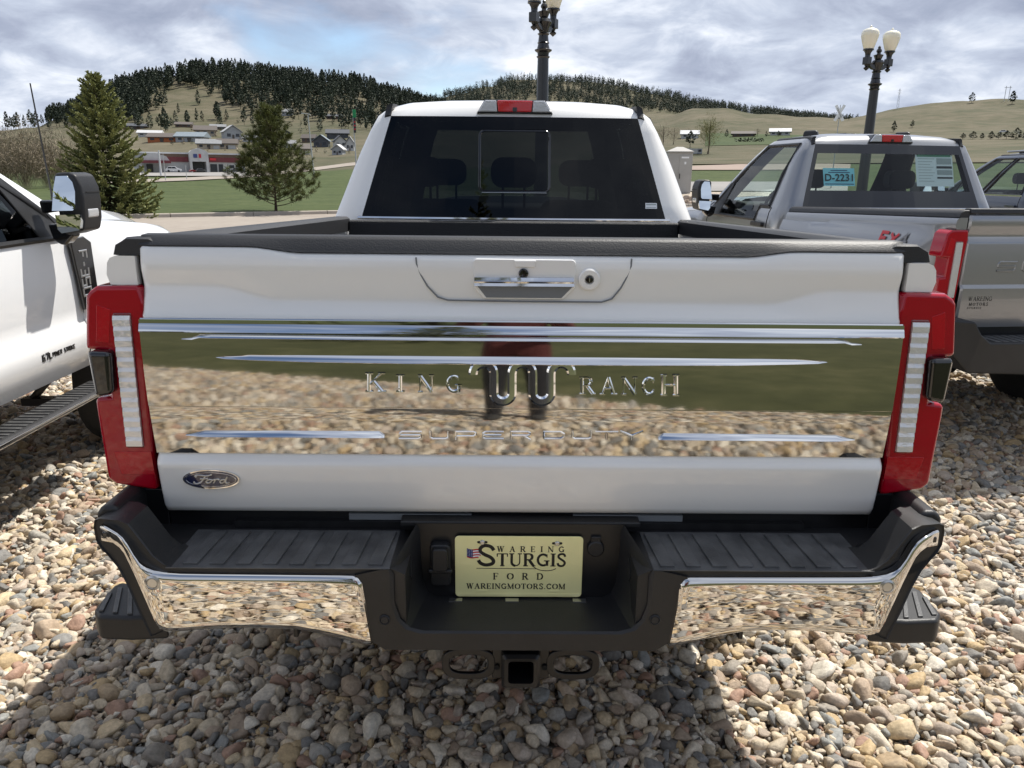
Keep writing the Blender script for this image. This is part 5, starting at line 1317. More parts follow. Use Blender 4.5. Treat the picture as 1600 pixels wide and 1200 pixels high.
def far_conifer(name, seed, nq, mat='far_pine_green'):
    """unit height pine: bare foot, uneven crown of leaf clumps"""
    g_ = np.random.default_rng(seed); Q, tp = [], []; rb = g_.uniform(.15, .23); st = g_.uniform(.12, .3); top = g_.uniform(.0, .35)
    for i in range(nq):
        u = g_.uniform(0, 1)**.85; z = st+(1-st)*u; rr = rb*(math.sin(min(1, (u+.12)*1.35)*math.pi*.5)*(1-u)**lerp(.95, .5, top)*1.45+.04)
        a = g_.uniform(0, 6.28); q_ = rr*math.sqrt(g_.uniform(.15, 1)); p_ = np.array([math.cos(a)*q_, math.sin(a)*q_, z])
        s_ = g_.uniform(.035, .072)*(1.15-.5*u); d1 = g_.normal(0, 1, 3); d1[2] *= .4; d1 /= np.linalg.norm(d1); d2 = np.cross(d1, g_.normal(0, 1, 3)); d2 /= np.linalg.norm(d2)
        Q.append([p_-d1*s_, p_-d2*s_*.8, p_+d1*s_, p_+d2*s_*.8]); tp.append(g_.uniform(0, 1))
    w = .012
    for a in (0, 1.57): 
        d = np.array([math.cos(a), math.sin(a), 0])*w; Q.append([-d, d, d*.5+np.array([0, 0, .6]), -d*.5+np.array([0, 0, .6])]); tp.append(0)
    return np.array(Q), np.array(tp)
PROTO = [far_conifer('p', 100+k, 150) for k in range(9)]
SMALL = [far_conifer('p', 200+k, 60) for k in range(6)]
def px_row(x, y, z):
    q_ = np.stack([x-CAM[0], y-CAM[1], z-CAM[2]], -1); d = q_@_f; return 800+FPX*(q_@_r2)/d, 600-FPX*(q_@_u2)/d
def az_of(px): d = ray(px, 250); return math.atan2(d[0], d[1])
# left hill
n0 = 9000; az = rng.uniform(az_of(-60), az_of(735), n0); D = rng.uniform(400, 775, n0)
x, y = CAM[0]+np.sin(az)*D, CAM[1]+np.cos(az)*D; z = terr(x, y); px, row = px_row(x, y, z)
crest = np.interp(px, [p[0] for p in F_], [p[1] for p in F_])
below = row-crest
clear = ((px-292)/58)**2+((row-163)/27)**2 < 1
clear2 = (px > 225) & (px < 330) & (row > 172)
patch_ = .5+.5*np.sin(px/13.0+1.3)*np.sin(row/7.0+.4)
pr = np.where(px < 238, np.where(row < 192, 1.0, .05), np.where(below < 26, .95, np.where(row < 168, .30+.5*(patch_ > .55), np.where(row < 190, .10+.35*(patch_ > .72), .012))))
pr = np.where((px > 375) & (px < 600) & (row > 138) & (row < 180), np.maximum(pr, .22+.55*(patch_ > .5)), pr)
pr = np.where(clear, .05, pr); pr = np.where(clear2, .03, pr); pr = np.where((px > 520) & (below > 22), .20, pr)
sel = (rng.uniform(0, 1, n0) < pr*.60) & (row < 205)
tx, ty, tz, tD = x[sel], y[sel], z[sel], D[sel]; o_ = np.argsort(tD)
th = rng.uniform(8.5, 13.5, len(o_)); tr_ = rng.uniform(0, 6.28, len(o_)); ti = rng.integers(0, 9, len(o_))
protos = []
for k, (Q, tp) in enumerate(PROTO):
    o = quads('pine_tree', Q, tp, 'far_pine_green'); protos.append(o); used = False
NI = 285; first = set()
for j, i in enumerate(o_[:NI]):
    p_ = protos[ti[j]]
    o = p_ if ti[j] not in first else p_.copy()
    if ti[j] in first: COL.objects.link(o)
    first.add(ti[j])
    o.location = (tx[i], ty[i], tz[i]-.3); o.rotation_euler = (0, 0, tr_[j]); s_ = th[j]*rng.uniform(.6, 1.0); o.scale = (s_*rng.uniform(.9, 1.25), s_, s_)
    tag(o, 'dark ponderosa pine among many on the far hillside above the town', 'tree', 'pines scattered on the far hillside')
def merged(name, xs_, ys_, zs_, hs, lib, mat, label):
    QS, TS = [], []
    for x_, y_, z_, h_ in zip(xs_, ys_, zs_, hs):
        Q, tp = lib[rng.integers(0, len(lib))]; a = rng.uniform(0, 6.28); c_, s_ = math.cos(a), math.sin(a)
        M = np.array([[c_, s_, 0], [-s_, c_, 0], [0, 0, 1]])*h_; QS.append(Q@M+np.array([x_, y_, z_-.3])); TS.append(np.clip(tp*.7+rng.uniform(-.15, .3), 0, 1))
    o = quads(name, np.concatenate(QS), np.concatenate(TS), mat); tag(o, label, kind='stuff'); return o
r_ = o_[NI:]
merged('hillside_forest', tx[r_], ty[r_], tz[r_], th[NI:], PROTO, 'far_pine_green', 'dense dark pine forest along the crest of the left hill')
n0 = 6200; az = rng.uniform(az_of(640), az_of(1340), n0); D = rng.uniform(1010, 1330, n0)
x, y = CAM[0]+np.sin(az)*D, CAM[1]+np.cos(az)*D; z = terr(x, y); px, row = px_row(x, y, z)
sel = (rng.uniform(0, 1, n0) < np.where(np.sin(px/21)*np.sin(row/6) > .45, .22, .62))
merged('ridge_forest', x[sel], y[sel], z[sel], rng.uniform(9, 14, sel.sum()), SMALL, 'far_pine_green', 'pine forest covering the middle ridge beyond the cab roof')
# trees one can pick out on the right
def lone(px, row, hpx, label, kind=0, wide=1.0):
    x_, y_, z_, D_ = cast(px, row); Q, tp = PROTO[kind]
    o = quads('pine_tree', Q, tp, 'far_pine_green'); h_ = hpx*D_/FPX*1.02; o.location = (x_, y_, z_-.1); o.scale = (h_*wide, h_*wide, h_); tag(o, label, 'tree'); return o
lone(1518, 161, 13, 'lone dark tree on the skyline of the right hill, left one', 1, 1.6)
lone(1581, 163, 16, 'lone dark tree on the skyline of the right hill, beside the two poles', 2, 1.8)
lone(1396, 206, 14, 'dark tree low on the right hill just right of the lamp post', 3, 1.6)
lone(1425, 200, 10, 'smaller pale dark tree on the right hill, second right of the lamp', 4, 1.6)
lone(1078, 231, 24, 'dark conifer in front of the white barn', 5, 1.7)
lone(1135, 214, 11, 'small dark conifer left of the brown ranch house', 6, 1.4); lone(1197, 214, 8, 'small conifer right of the grey bush', 7, 1.4); lone(1216, 214, 9, 'small conifer in front of the white shed', 8, 1.4)
lone(1326, 187.5, 6, 'tiny tree on the skyline left of the lamp post', 0, 1.5)
for k, (px, row, hp, lb) in enumerate(((243, 172, 14, 'single dark pine in the green clearing of the left hill'), (227, 176, 16, 'narrow pine at the left edge of the hillside clearing'), (505, 190, 16, 'rounded pine left of the dark roofed hillside house'), (458, 189, 18, 'pine beside the grey house high on the slope'),
                                       (246, 193, 9, 'small pine in a row above the town, leftmost'), (257, 196, 11, 'small pine in a row above the town, second from left'), (268, 197, 11, 'small pine in a row above the town, right one'))): lone(px, row, hp, lb, k, 1.5)
def twig_tree(name, px, row, hpx, wpx, label, mat, leaf, seed, n_=150, cat='tree', trunk=.05):
    x_, y_, z_, D_ = cast(px, row); h_, w_ = hpx*D_/FPX, wpx*D_/FPX/2; g_ = np.random.default_rng(seed)
    root = thing(name, label, cat, (x_, y_, z_-.05)); tr = MB()
    if trunk: tr.tube([(0, 0, 0), (.02*h_, 0, h_*.25), (0, 0, h_*.8)], [h_*trunk*.6, h_*trunk*.4, h_*.006], 6); tr.build('trunk', 'twig', root)
    Q, tp = [], []
    for i in range(n_):
        a = g_.uniform(0, 6.28); t0 = g_.uniform(.02, .5) if trunk else 0.0; sp_ = math.sqrt(g_.uniform(0, 1)); top = np.array([math.cos(a)*w_*sp_, math.sin(a)*w_*sp_, h_*(t0+(1-t0)*g_.uniform(.45, 1)*(1.05-.45*sp_))])
        b0 = np.array([0, 0, h_*t0])+(g_.normal(0, .12*w_, 3)*np.array([1, 1, 0]) if not trunk else 0); wd = max(.008*h_*.5, .012)
        Q.append(blade(b0, top-b0, np.linalg.norm(top-b0), wd, g_.normal(0, 1, 3))); tp.append(g_.uniform(0, .6))
        for k in range(leaf):
            u = g_.uniform(.4, 1); p_ = b0+(top-b0)*u; d = (top-b0)/np.linalg.norm(top-b0)+g_.normal(0, .7, 3); ln = g_.uniform(.04, .11)*h_
            Q.append(blade(p_, d, ln, max(.006*h_, .010), g_.normal(0, 1, 3))); tp.append(g_.uniform(.2, 1))
    quads('crown', Q, tp, mat, root); return root
twig_tree('budding_tree', 1106, 241, 60, 40, 'pale tree coming into leaf in front of the green field', 'budding_green', 9, 4, 150)
twig_tree('bare_bush', 1183, 214, 15, 13, 'grey leafless bush right of the brown ranch house', 'brush_tan', 6, 5, 70, 'bush')
for k, (px, row, hp, wp) in enumerate(((1035, 232, 40, 36), (1052, 226, 30, 30), (1075, 212, 14, 22))): twig_tree('bare_tree', px, row, hp, wp, ('bare grey tree right beside the cab pillar', 'bare grey tree between the cab pillar and the white barn', 'low bare tree behind the white barn')[k], 'brush_tan', 5, 11+k, 90)
BL = ['tan leafless thicket at the left edge of the view', 'tan leafless thicket behind the radio antenna, left of it', 'tan leafless thicket just behind the radio antenna', 'tan leafless thicket beside the spruce', 'low tan thicket in front of the wooded slope, far left', 'tan thicket half hidden behind the windscreen pillar', 'tan thicket half hidden behind the spruce']
for k, (px, row, hp, wp) in enumerate(((8, 292, 108, 70), (42, 296, 104, 62), (76, 294, 100, 66), (108, 292, 88, 60), (-8, 282, 90, 60), (60, 280, 88, 64), (128, 286, 70, 60))):
    twig_tree('bare_thicket', px, row, hp, wp, BL[k], 'brush_tan', 8, 30+k, 210, 'bush', 0)
hd = MB()
def hedge(px0, px1, row, hpx, label, seed):
    a, b_ = cast(px0, row), cast(px1, row); g_ = np.random.default_rng(seed); Q, tp = [], []; h_ = hpx*a[3]/FPX
    for i in range(260):
        u = g_.uniform(0, 1); p_ = np.array([lerp(a[0], b_[0], u), lerp(a[1], b_[1], u), lerp(a[2], b_[2], u)+h_*g_.uniform(0, 1)])+g_.normal(0, .25*h_, 3)*np.array([1, 1, .2]); Q.append(blade(p_, g_.normal(0, 1, 3), h_*.5, h_*.3, g_.normal(0, 1, 3))); tp.append(g_.uniform(0, 1))
    o = quads('hedge', Q, tp, 'far_pine_green'); tag(o, label, 'hedge'); return o
hedge(1149, 1192, 222, 5, 'long dark clipped hedge on the green field', 1)
for k, (px, hp) in enumerate(((1504, 8), (1520, 10), (1534, 8), (1548, 10), (1560, 9), (1572, 11), (1587, 14), (1600, 9))): lone(px, 217.5, hp, 'dark roadside juniper in the row behind the dark truck, number %s from the left' % ['one', 'two', 'three', 'four', 'five', 'six', 'seven', 'eight'][k], k, 2.6)
# ================================================================== STREET LAMPS
def street_lamp(px, row, D, ztop, rz, label):
    a = az_of(px); d = ray(px, row); h = math.hypot(d[0], d[1]); x, y = CAM[0]+d[0]/h*D, CAM[1]+d[1]/h*D
    root = thing('street_lamp', label, 'street lamp', (x, y, 0), rz, 'black double globe street lamps'); H = ztop
    class MB(globals()['MB']):
        def build(s, *a_, **k_):
            s.v = [(p, q_, (H-.085-(H-.12-z)*.71 if z < H-.12 else H-.085+(z-H+.12)*.95) if z > 1.5 else z) for p, q_, z in s.v]; return super().build(*a_, **k_)
    q = MB(); q.lathe([(.30, 0), (.30, .15), (.24, .22), (.22, .7), (.17, .8), (.145, .9), (.135, 1.2), (.105, H-1.42), (.105, H-1.40), (.13, H-1.36), (.105, H-1.33), (.11, H-1.26), (.155, H-1.22), (.165, H-1.19), (.12, H-1.16), (.105, H-1.08), (.10, H-1.04), (.115, H-1.02), (.10, H-1.0), (.088, H-.84), (.10, H-.82), (.115, H-.80), (.085, H-.77), (.10, H-.66), (.15, H-.52), (.12, H-.44), (.06, H-.42)], n=20)
    q.build('post', 'lamp_black', root, smooth=30)
    q = MB(); q.lathe([(.06, H-.43), (.075, H-.40), (.10, H-.31), (.115, H-.27), (.10, H-.26), (.05, H-.235), (.04, H-.20), (.065, H-.15), (.06, H-.11), (.03, H-.07), (.035, H-.04), (.001, H)], n=14); q.build('finial', 'lamp_black', root, smooth=30)
    for s in (-1, 1):
        q = MB(); X = s*.36
        L = []
        for u in np.linspace(0, 1, 9):
            xx = lerp(.06, .32, u)*s; zc_ = H-.60+.06*u-.06*math.sin(u*3.14); hh = lerp(.14, .05, u)
            L.append([(xx, -.04, zc_-hh), (xx, .04, zc_-hh), (xx, .04, zc_+hh*.6), (xx, -.04, zc_+hh*.6)])
        q.loft(L); q.box(X-.075, X+.075, -.075, .075, H-.60, H-.36)
        arm = q.build('arm', 'lamp_black', root, bevel=.012)
        q = MB(); q.lathe([(.07, H-.37), (.06, H-.33), (.065, H-.24), (.10, H-.16), (.125, H-.15), (.125, H-.115), (.09, H-.105)], (X, 0, 0), 16); q.build('globe_cup', 'lamp_black', root, smooth=30)
        q = MB(); q.lathe([(.05, H-.60), (.045, H-.64), (.03, H-.66), (.065, H-.70), (.06, H-.73), (.001, H-.80)], (X, 0, 0), 12); q.build('pendant', 'lamp_black', arm, smooth=30)
        q = MB(); q.lathe([(.10, H-.12), (.115, H-.10), (.16, H+.04), (.197, H+.18), (.203, H+.25), (.19, H+.30), (.15, H+.345), (.06, H+.38), (.03, H+.39), (.028, H+.42), (.001, H+.445)], (X, 0, 0), 24); q.build('globe', 'globe', root, smooth=50)
    return root
d = ray(1374, 73); zt_ = CAM[2]+22*d[2]/math.hypot(d[0], d[1])
street_lamp(1358.5, 200, 22, zt_, R(24), 'black lamp post with two cream globes rising behind the grey truck')
d = ray(848, 1); zl_ = CAM[2]+15.6*d[2]/math.hypot(d[0], d[1])
street_lamp(847.5, 150, 15.6, zl_, R(58), 'black lamp post rising behind the white cab, its globes cut off by the frame top')

# ================================================================== TOWN ON THE SLOPE
def house(px0, px1, rb, rt, wall, roof, label, gable=False, win=3, garage=False, turn=0.0, wf=.55, name='house', cat='house'):
    pc = (px0+px1)/2; x, y, z, D = cast(pc, rb); w = (px1-px0)/FPX*D*.98; h = (rb-rt)/FPX*D; dp = w*.7 if not gable else w*1.0
    root = thing(name, label, cat, (x, y, z), -math.atan2(x-CAM[0], y-CAM[1])+turn, 'houses on the slope above the road' if name == 'house' else None)
    hw_ = h*wf; q = MB(); q.box(-w/2, w/2, 0, dp, -1.5, hw_)
    if gable: q.prism([(-w/2, hw_), (w/2, hw_), (0, h*.97)], 'y', .05, dp-.05)
    wl = q.build('wall', wall, root, smooth=0)
    q = MB(); o_ = .05*w+.2
    if gable:
        for s in (-1, 1): q.prism([(s*(w/2+o_), hw_-o_*.7*(h-hw_)/(w/2)), (s*(w/2+o_), hw_-o_*.7*(h-hw_)/(w/2)+.25), (0, h+.25), (0, h)], 'y', -o_, dp+o_)
    else:
        q.prism([(-o_, hw_-.05), (dp/2, h), (dp+o_, hw_-.05), (dp+o_, hw_-.3), (-o_, hw_-.3)], 'x', -w/2-o_, w/2+o_)
    q.build('roof', roof, root, smooth=0)
    n = win
    for k in range(n):
        cx_ = lerp(-w/2, w/2, (k+.5)/n); ww = w/n*.22
        q = MB()
        if garage and k == n-1: q.box(cx_-w/n*.38, cx_+w/n*.38, -.06, .02, .05, hw_*.68); q.build('garage_door', 'wall_white' if wall != 'wall_white' else 'wall_grey', root, smooth=0); continue
        q.box(cx_-ww, cx_+ww, -.05, .02, hw_*.36, hw_*.76); q.build('window', 'house_glass', root, smooth=0)
    q = MB(); q.box(-w*.06, w*.06, -.08, .02, 0, hw_*.62); q.build('door', 'roof_brown', root, smooth=0)
    return root
HS = [(196, 225, 202, 194, 'wall_brown', 'roof_dark', 'dark brown house highest at the left of the town, just right of the spruce'), (219, 248, 213, 204.5, 'wall_white', 'roof_light', 'white house with pale grey roof above the orange house', 0, 3, 1),
      (234, 272, 222, 209.5, 'wall_orange', 'roof_brown', 'orange timber house with brown roof on the green slope', 0, 3, 0), (277, 315, 222, 208, 'wall_grey', 'roof_blue', 'long house with a broad blue grey roof'),
      (311, 342, 233, 219, 'wall_tan', 'roof_grey', 'tan house with grey roof directly above the store', 0, 3, 1), (342, 368, 233, 218.5, 'wall_tan', 'roof_brown', 'tan house with brown roof left of the young pine', 0, 2, 1),
      (353, 377, 218, 199, 'wall_grey', 'roof_light', 'grey gabled house with a pale roof left of the young pine', 1, 2), (307, 335, 212, 198, 'wall_tan', 'roof_brown', 'tan house behind the blue grey roof'), (276, 297, 199, 191.5, 'wall_brown', 'roof_brown', 'small brown house at the top of the town above the blue grey roof'),
      (441, 456, 180, 171, 'wall_grey', 'roof_grey', 'lone grey house high on the open hillside'), (511, 533, 186, 178.5, 'wall_brown', 'roof_dark', 'low dark roofed house high on the hillside at the right'),
      (437, 454, 216, 204, 'wall_dark', 'roof_dark', 'dark gabled house right of the young pine top', 1, 2), (472, 491, 223, 211, 'wall_brown', 'roof_brown', 'dark red brown house in the middle of the right town cluster'), (491, 512, 230, 213, 'wall_dark', 'roof_blue', 'dark slate blue house in the right town cluster', 1, 2),
      (512, 543, 216, 203, 'wall_dark', 'roof_dark', 'big dark blue house highest in the right town cluster'), (524, 541, 231, 214, 'wall_white', 'roof_dark', 'white gabled house below the big dark blue house', 1, 2), (541, 553, 236, 216, 'wall_white', 'roof_grey', 'narrow white house against the cab pillar', 1, 2),
      (465, 486, 242, 226, 'wall_tan', 'roof_brown', 'tan house with brown roof lowest in the right town cluster', 0, 2, 1), (519, 535, 242, 228, 'wall_grey', 'roof_light', 'grey gabled house with white trim near the road', 1, 2), (444, 461, 231, 220, 'wall_grey', 'roof_grey', 'grey house just right of the young pine'),
      (330, 350, 203, 195, 'wall_brown', 'roof_grey', 'small grey roofed house at the top centre of the town'), (380, 400, 222, 212, 'wall_white', 'roof_grey', 'white house partly behind the young pine')]
for h_ in HS:
    a = list(h_)+[0, 3, 0][len(h_)-7:]
    house(*a[:7], gable=bool(a[7]), win=a[8], garage=bool(a[9]), turn=rng.uniform(-.35, .35))
house(1065, 1090, 216.5, 204.5, 'wall_white', 'roof_white', 'white barn with white roof behind the dark conifer', False, 2, name='barn', cat='barn')
house(1146, 1177, 214, 205.5, 'wall_brown', 'roof_brown', 'long low dark brown ranch house on the green field', False, 4, name='ranch_house', cat='house')
house(1205, 1232, 212, 201.5, 'wall_white', 'roof_white', 'white shed with white roof on the far green field', False, 3, name='shed', cat='shed')
g_ = np.random.default_rng(77)
TB = 'small leafless garden tree between the houses of the town'
sh = [far_conifer('p', 300+k, 60) for k in range(4)]; first_ = {}
spots = [(206, 207), (230, 200), (262, 205), (300, 205), (320, 216), (338, 214), (346, 206), (376, 224), (300, 226), (286, 226), (270, 227), (352, 236), (372, 238), (326, 238), (446, 236), (458, 246), (470, 209), (482, 208), (500, 208), (495, 238), (508, 240), (546, 240), (514, 232), (455, 198), (470, 196), (540, 200), (520, 196), (352, 190), (372, 192), (318, 190), (340, 188)]
for k, (px, row) in enumerate(spots):
    x, y, z, D = cast(px, row); i = k % 4
    if i not in first_:
        o = quads('garden_tree', sh[i][0], sh[i][1], 'brush_tan' if i % 2 else 'far_pine_green'); first_[i] = o
    else: o = first_[i].copy(); COL.objects.link(o)
    s_ = g_.uniform(7, 11)*D/FPX; o.location = (x, y, z-.2); o.scale = (s_*1.8, s_*1.8, s_); o.rotation_euler = (0, 0, g_.uniform(0, 6))
    hn = min(HS, key=lambda h_: ((h_[0]+h_[1])/2-px)**2+(2*(h_[2]-row-3))**2); rel = 'left of' if px < hn[0]+4 else ('right of' if px > hn[1]-4 else ('above' if row < hn[2]-3 else 'below'))
    nm_ = re.split(r' (?:on|above|in|at|with|behind|high|right|left|lowest|highest|against|just|directly|below|near|partly) ?', hn[6])[0]
    tag(o, ('small bare tan tree ' if i % 2 else 'small dark evergreen ')+rel+' the '+(hn[6] if len(hn[6].split()) < 10 else nm_), 'tree', 'bare garden trees in the town' if i % 2 else 'evergreen garden trees in the town')

# ------------------------------------------------------------------ roadside store
x, y, z, D = cast(300, 270.5); k_ = D/FPX
st = thing('roadside_store', 'low store with maroon band and pale arched entrance beside the road', 'store', (x, y, z), -math.atan2(x-CAM[0], y-CAM[1])+.10)
U = lambda px: (px-300)*k_
V = lambda row: (270.5-row)*k_
def sbox(nm, mat, p0, p1, r0, r1, y0, y1, par=st, bev=0): q = MB(); q.box(U(p0), U(p1), y0, y1, V(r1), V(r0)); return q.build(nm, mat, par, smooth=0)
sbox('wall', 'wall_white', 232, 372, 245, 272.5, 0, 16)
sbox('flat_roof', 'roof_white', 231, 373, 243, 245, -.4, 16.4)
sbox('maroon_band', 'wall_maroon', 258, 372, 249, 255.5, -.25, -.02); sbox('brown_band', 'wall_brown', 258, 372, 245.2, 248.8, -.2, -.02)
for p0, p1 in ((336, 342), (302, 312), (325, 334)): sbox('window', 'house_glass', p0, p1, 258, 269, -.1, .02)
sbox('window', 'house_glass', 350, 357, 259, 263, -.1, .02)
q = MB(); P = [(U(297), V(271)), (U(297), V(243)), (U(300), V(240)), (U(309), V(237)), (U(318), V(240)), (U(321.5), V(243)), (U(321.5), V(271)), (U(318), V(271)), (U(318), V(255)), (U(300), V(255)), (U(300), V(271))]
q.prism(P, 'y', -2.2, -.5); po = q.build('entrance_arch', 'wall_white', st, smooth=0)
sbox('arch_sign', 'sign_blue', 302, 307, 245, 250, -2.3, -2.2, po); sbox('arch_sign', 'sign_red', 309, 312, 245, 250, -2.3, -2.2, po); sbox('doorway', 'house_glass', 301, 317, 256, 269, -.6, -.3, po)
sbox('sign', 'sign_red', 325, 333, 250, 253, -.4, -.24)
q = MB(); P = [(U(235), V(255)), (U(235), V(251)), (U(240), V(247)), (U(252), V(245)), (U(266), V(249)), (U(270), V(255))]; q.prism(P, 'y', -5.2, -.3); q.build('side_gable', 'wall_white', st, smooth=0)
sbox('red_fascia', 'wall_maroon', 231, 271, 254.5, 258, -5.6, -5.2); sbox('side_door', 'house_glass', 243, 251, 259, 270, -.2, .02)
q = MB(); q.box(U(233), U(236), -5, -4.5, -1, V(256)); q.build('column', 'wall_white', st, smooth=0)
x2, y2, z2, D2 = cast(236, 266, 60)
cn = thing('fuel_canopy', 'fuel station canopy with a green and red stripe left of the store', 'canopy', (*G(238, 268, 0)[:2], 0)) if False else thing('fuel_canopy', 'fuel station canopy with a green stripe left of the store', 'canopy', tuple(Vector((x, y, z))+Vector((0, 14, 0))), st.rotation_euler.z)
k2 = (D+14)/FPX; U2 = lambda px: (px-300)*k2; V2 = lambda row: (269-row)*k2
def cbox(nm, mat, p0, p1, r0, r1, y0, y1): q = MB(); q.box(U2(p0), U2(p1), y0, y1, V2(r1), V2(r0)); return q.build(nm, mat, cn, smooth=0)
cbox('canopy_roof', 'sign_green', 196, 278, 245.5, 250, 4.5, 14); cbox('stripe', 'roof_white', 196, 278, 244, 245.4, 4.4, 14); cbox('red_stripe', 'sign_red', 196, 238, 243, 244, 4.4, 14)
for p in (205, 230, 255): cbox('canopy_post', 'roof_white', p, p+1.6, 250, 271, 8, 8.4)
def car(px, row, lpx, mat, label, rz=0):
    x, y, z, D = cast(px, row); L = lpx/FPX*D; s_ = L/4.7
    root = thing('parked_car', label, 'car', (x, y, z+.3), -math.atan2(x-CAM[0], y-CAM[1])+rz); root.scale = (s_, s_, s_)
    q = MB(); q.prism([(-2.3, .35), (-2.35, .75), (-2.25, 1.0), (-1.9, 1.08), (-1.5, 1.68), (.55, 1.72), (1.25, 1.12), (2.2, .98), (2.35, .7), (2.3, .35)], 'y', -.9, .9); q.build('body', mat, root, bevel=.08)
    for p0, p1 in (((-1.75, -1.45, -.55, -.55)), ) and (((-1.7, -.5)), ((-.42, .35))):
        q = MB(); q.prism([(p0, 1.12), (p1+(.55 if p1 > 0 else 0), 1.12), (p1, 1.62), (p0+.3 if p0 < -1 else p0, 1.62)], 'y', -.93, -.905); q.build('window', 'house_glass', root, smooth=0)
    for xx in (-1.45, 1.45):
        for s in (-1, 1): q = MB(); q.lathe([(.001, -.1), (.34, -.1), (.34, .1), (.001, .1)], (xx, s*.85, .34), 14, 'y'); q.build('wheel', 'tyre', root, smooth=30)
    return root
car(272, 272, 21, 'car_white', 'white sport utility car parked before the store'); car(301, 271.5, 9, 'car_red', 'small dark red car before the store entrance', .5); car(314, 271.5, 13, 'car_dark', 'dark car before the store entrance', .3)
car(1568, 209, 10, 'car_white', 'white vehicle on the distant road at the far right')
car(371, 271, 14, 'car_dark', 'dark car at the right end of the store')
# ------------------------------------------------------------------ poles, signs, cabinets
def pole(px, rb, rt, wpx, mat, label, name='light_pole', cat='pole', lean=0, extra=None):
    x, y, z, D = cast(px, rb); k = D/FPX; h = (rb-rt)*k
    root = thing(name, label, cat, (x, y, z), -math.atan2(x-CAM[0], y-CAM[1])); q = MB(); q.tube([(0, 0, -.3), (lean*k, 0, h)], [wpx*k/2, wpx*k/2*.6], 8); q.build('post', mat, root)
    if extra: extra(root, k, h)
    return root
def arm_head(root, k, h):
    q = MB(); q.tube([(0, 0, h-.1), (-2*k, 0, h+.5*k), (-9*k, 0, h+1*k)], .5*k, 6); a = q.build('arm', 'pole_grey', root); q = MB(); q.box(-13*k, -8.5*k, -1*k, 1*k, h+.4*k, h+1.8*k); q.build('lamp_head', 'pole_grey', a, bevel=.1*k)
pole(491, 277, 190, 2.2, 'pole_grey', 'tall grey light pole standing on the lawn right of the young pine', lean=-4, extra=arm_head)
pole(252, 276, 241, 3.0, 'roof_white', 'thick white pole before the left end of the store'); pole(259, 283, 246, 1.2, 'pole_grey', 'thin grey pole before the store')
pole(292, 281, 261, 1.0, 'pole_grey', 'short thin pole on the verge before the store entrance')
def sig(root, k, h):
    q = MB(); q.box(-2.4*k, 2.4*k, -1*k, 1*k, h-11*k, h); q.build('green_head', 'sign_green', root, bevel=.3*k); q = MB(); q.box(-1.7*k, 1.7*k, -1*k, 1*k, h-32*k, h-11.2*k); q.build('black_shield', 'lamp_black', root)
    for j in (17, 22, 27): q = MB(); q.box(-1.2*k, 1.2*k, -1.2*k, -1.02*k, h-(j+1)*k, h-(j-1)*k); q.build('red_mark', 'sign_red', root)
pole(557, 262, 181, 2.2, 'pole_grey', 'signal post with a green top against the cab pillar', 'signal_post', 'signal', -2, sig)
def cross(root, k, h):
    for s in (-1, 1):
        q = MB(); L = 11.5*k; a = R(62); c_, n_ = Vector((math.cos(a)*s, 0, math.sin(a))), Vector((-math.sin(a)*s, 0, math.cos(a)))
        o_ = Vector((0, -.05-.02*s, h-10.5*k)); w = 1.9*k; P = [o_+c_*L+n_*w, o_+c_*L-n_*w, o_-c_*L-n_*w, o_-c_*L+n_*w]
        q.add([tuple(p) for p in P]+[tuple(p+Vector((0, .012, 0))) for p in P], [(0, 1, 2, 3), (7, 6, 5, 4), (0, 4, 5, 1), (1, 5, 6, 2), (2, 6, 7, 3), (3, 7, 4, 0)]); q.build('sign_board', 'ink_white', root, smooth=0)
    for t_, s in (('RAILROAD', -1), ('CROSSING', 1)):
        M = Matrix.Translation((0, -.075 if s > 0 else -.035, h-10.5*k)) @ Matrix.Rotation(R(-62 if s > 0 else 62)*-1 if True else 0, 4, 'Y') @ Matrix.Rotation(R(90), 4, 'X') @ Matrix.Translation((0, -1.0*k, 0))
        if s > 0: font_text('sign_lettering', t_, 2.9*k, 'ink_black', root, M)
x_, y_, z_, D_ = cast(1298, 262)
pole(1298, 296, 184, 1.6, 'pole_grey', 'white railroad crossbuck sign showing above the grey truck roof', 'crossing_sign', 'sign', 0, cross)
x, y, z, D = cast(1059, 304); k = D/FPX
cb = thing('utility_cabinet', 'tall beige metal utility cabinet with a low pointed lid beside the kerb', 'cabinet', (x, y, z), -math.atan2(x-CAM[0], y-CAM[1])+.12); 
w, h = 18*k, 60*k; q = MB(); q.box(-w, w, -.1, 1.1, -.4, h); q.build('body', 'cabinet', cb, bevel=.02)
q = MB(); q.loft([[(-w*1.06, -.17, h), (w*1.06, -.17, h), (w*1.06, 1.17, h), (-w*1.06, 1.17, h)], [(-w*1.06, -.17, h+1.5*k), (w*1.06, -.17, h+1.5*k), (w*1.06, 1.17, h+1.5*k), (-w*1.06, 1.17, h+1.5*k)], [(-w*.25, .4, h+8*k), (w*.25, .4, h+8*k), (w*.25, .6, h+8*k), (-w*.25, .6, h+8*k)]]); q.build('lid', 'cabinet', cb, smooth=0)
q = MB(); q.box(-w*.05, w*.9, -.13, -.1, h*.06, h*.93); dr = q.build('door', 'cabinet', cb, bevel=.01); q = MB(); q.box(-w*.0, w*.05, -.17, -.13, h*.38, h*.5); q.build('handle', 'lamp_black', dr); q = MB(); q.box(w*.1, w*.7, -.135, -.13, h*.86, h*.90); q.build('label', 'ink_white', dr); q = MB(); q.box(w*.35, w*.5, -.135, -.13, h*.72, h*.78); q.build('label', 'ink_white', dr)
x, y, z, D = cast(1076, 318); k = D/FPX
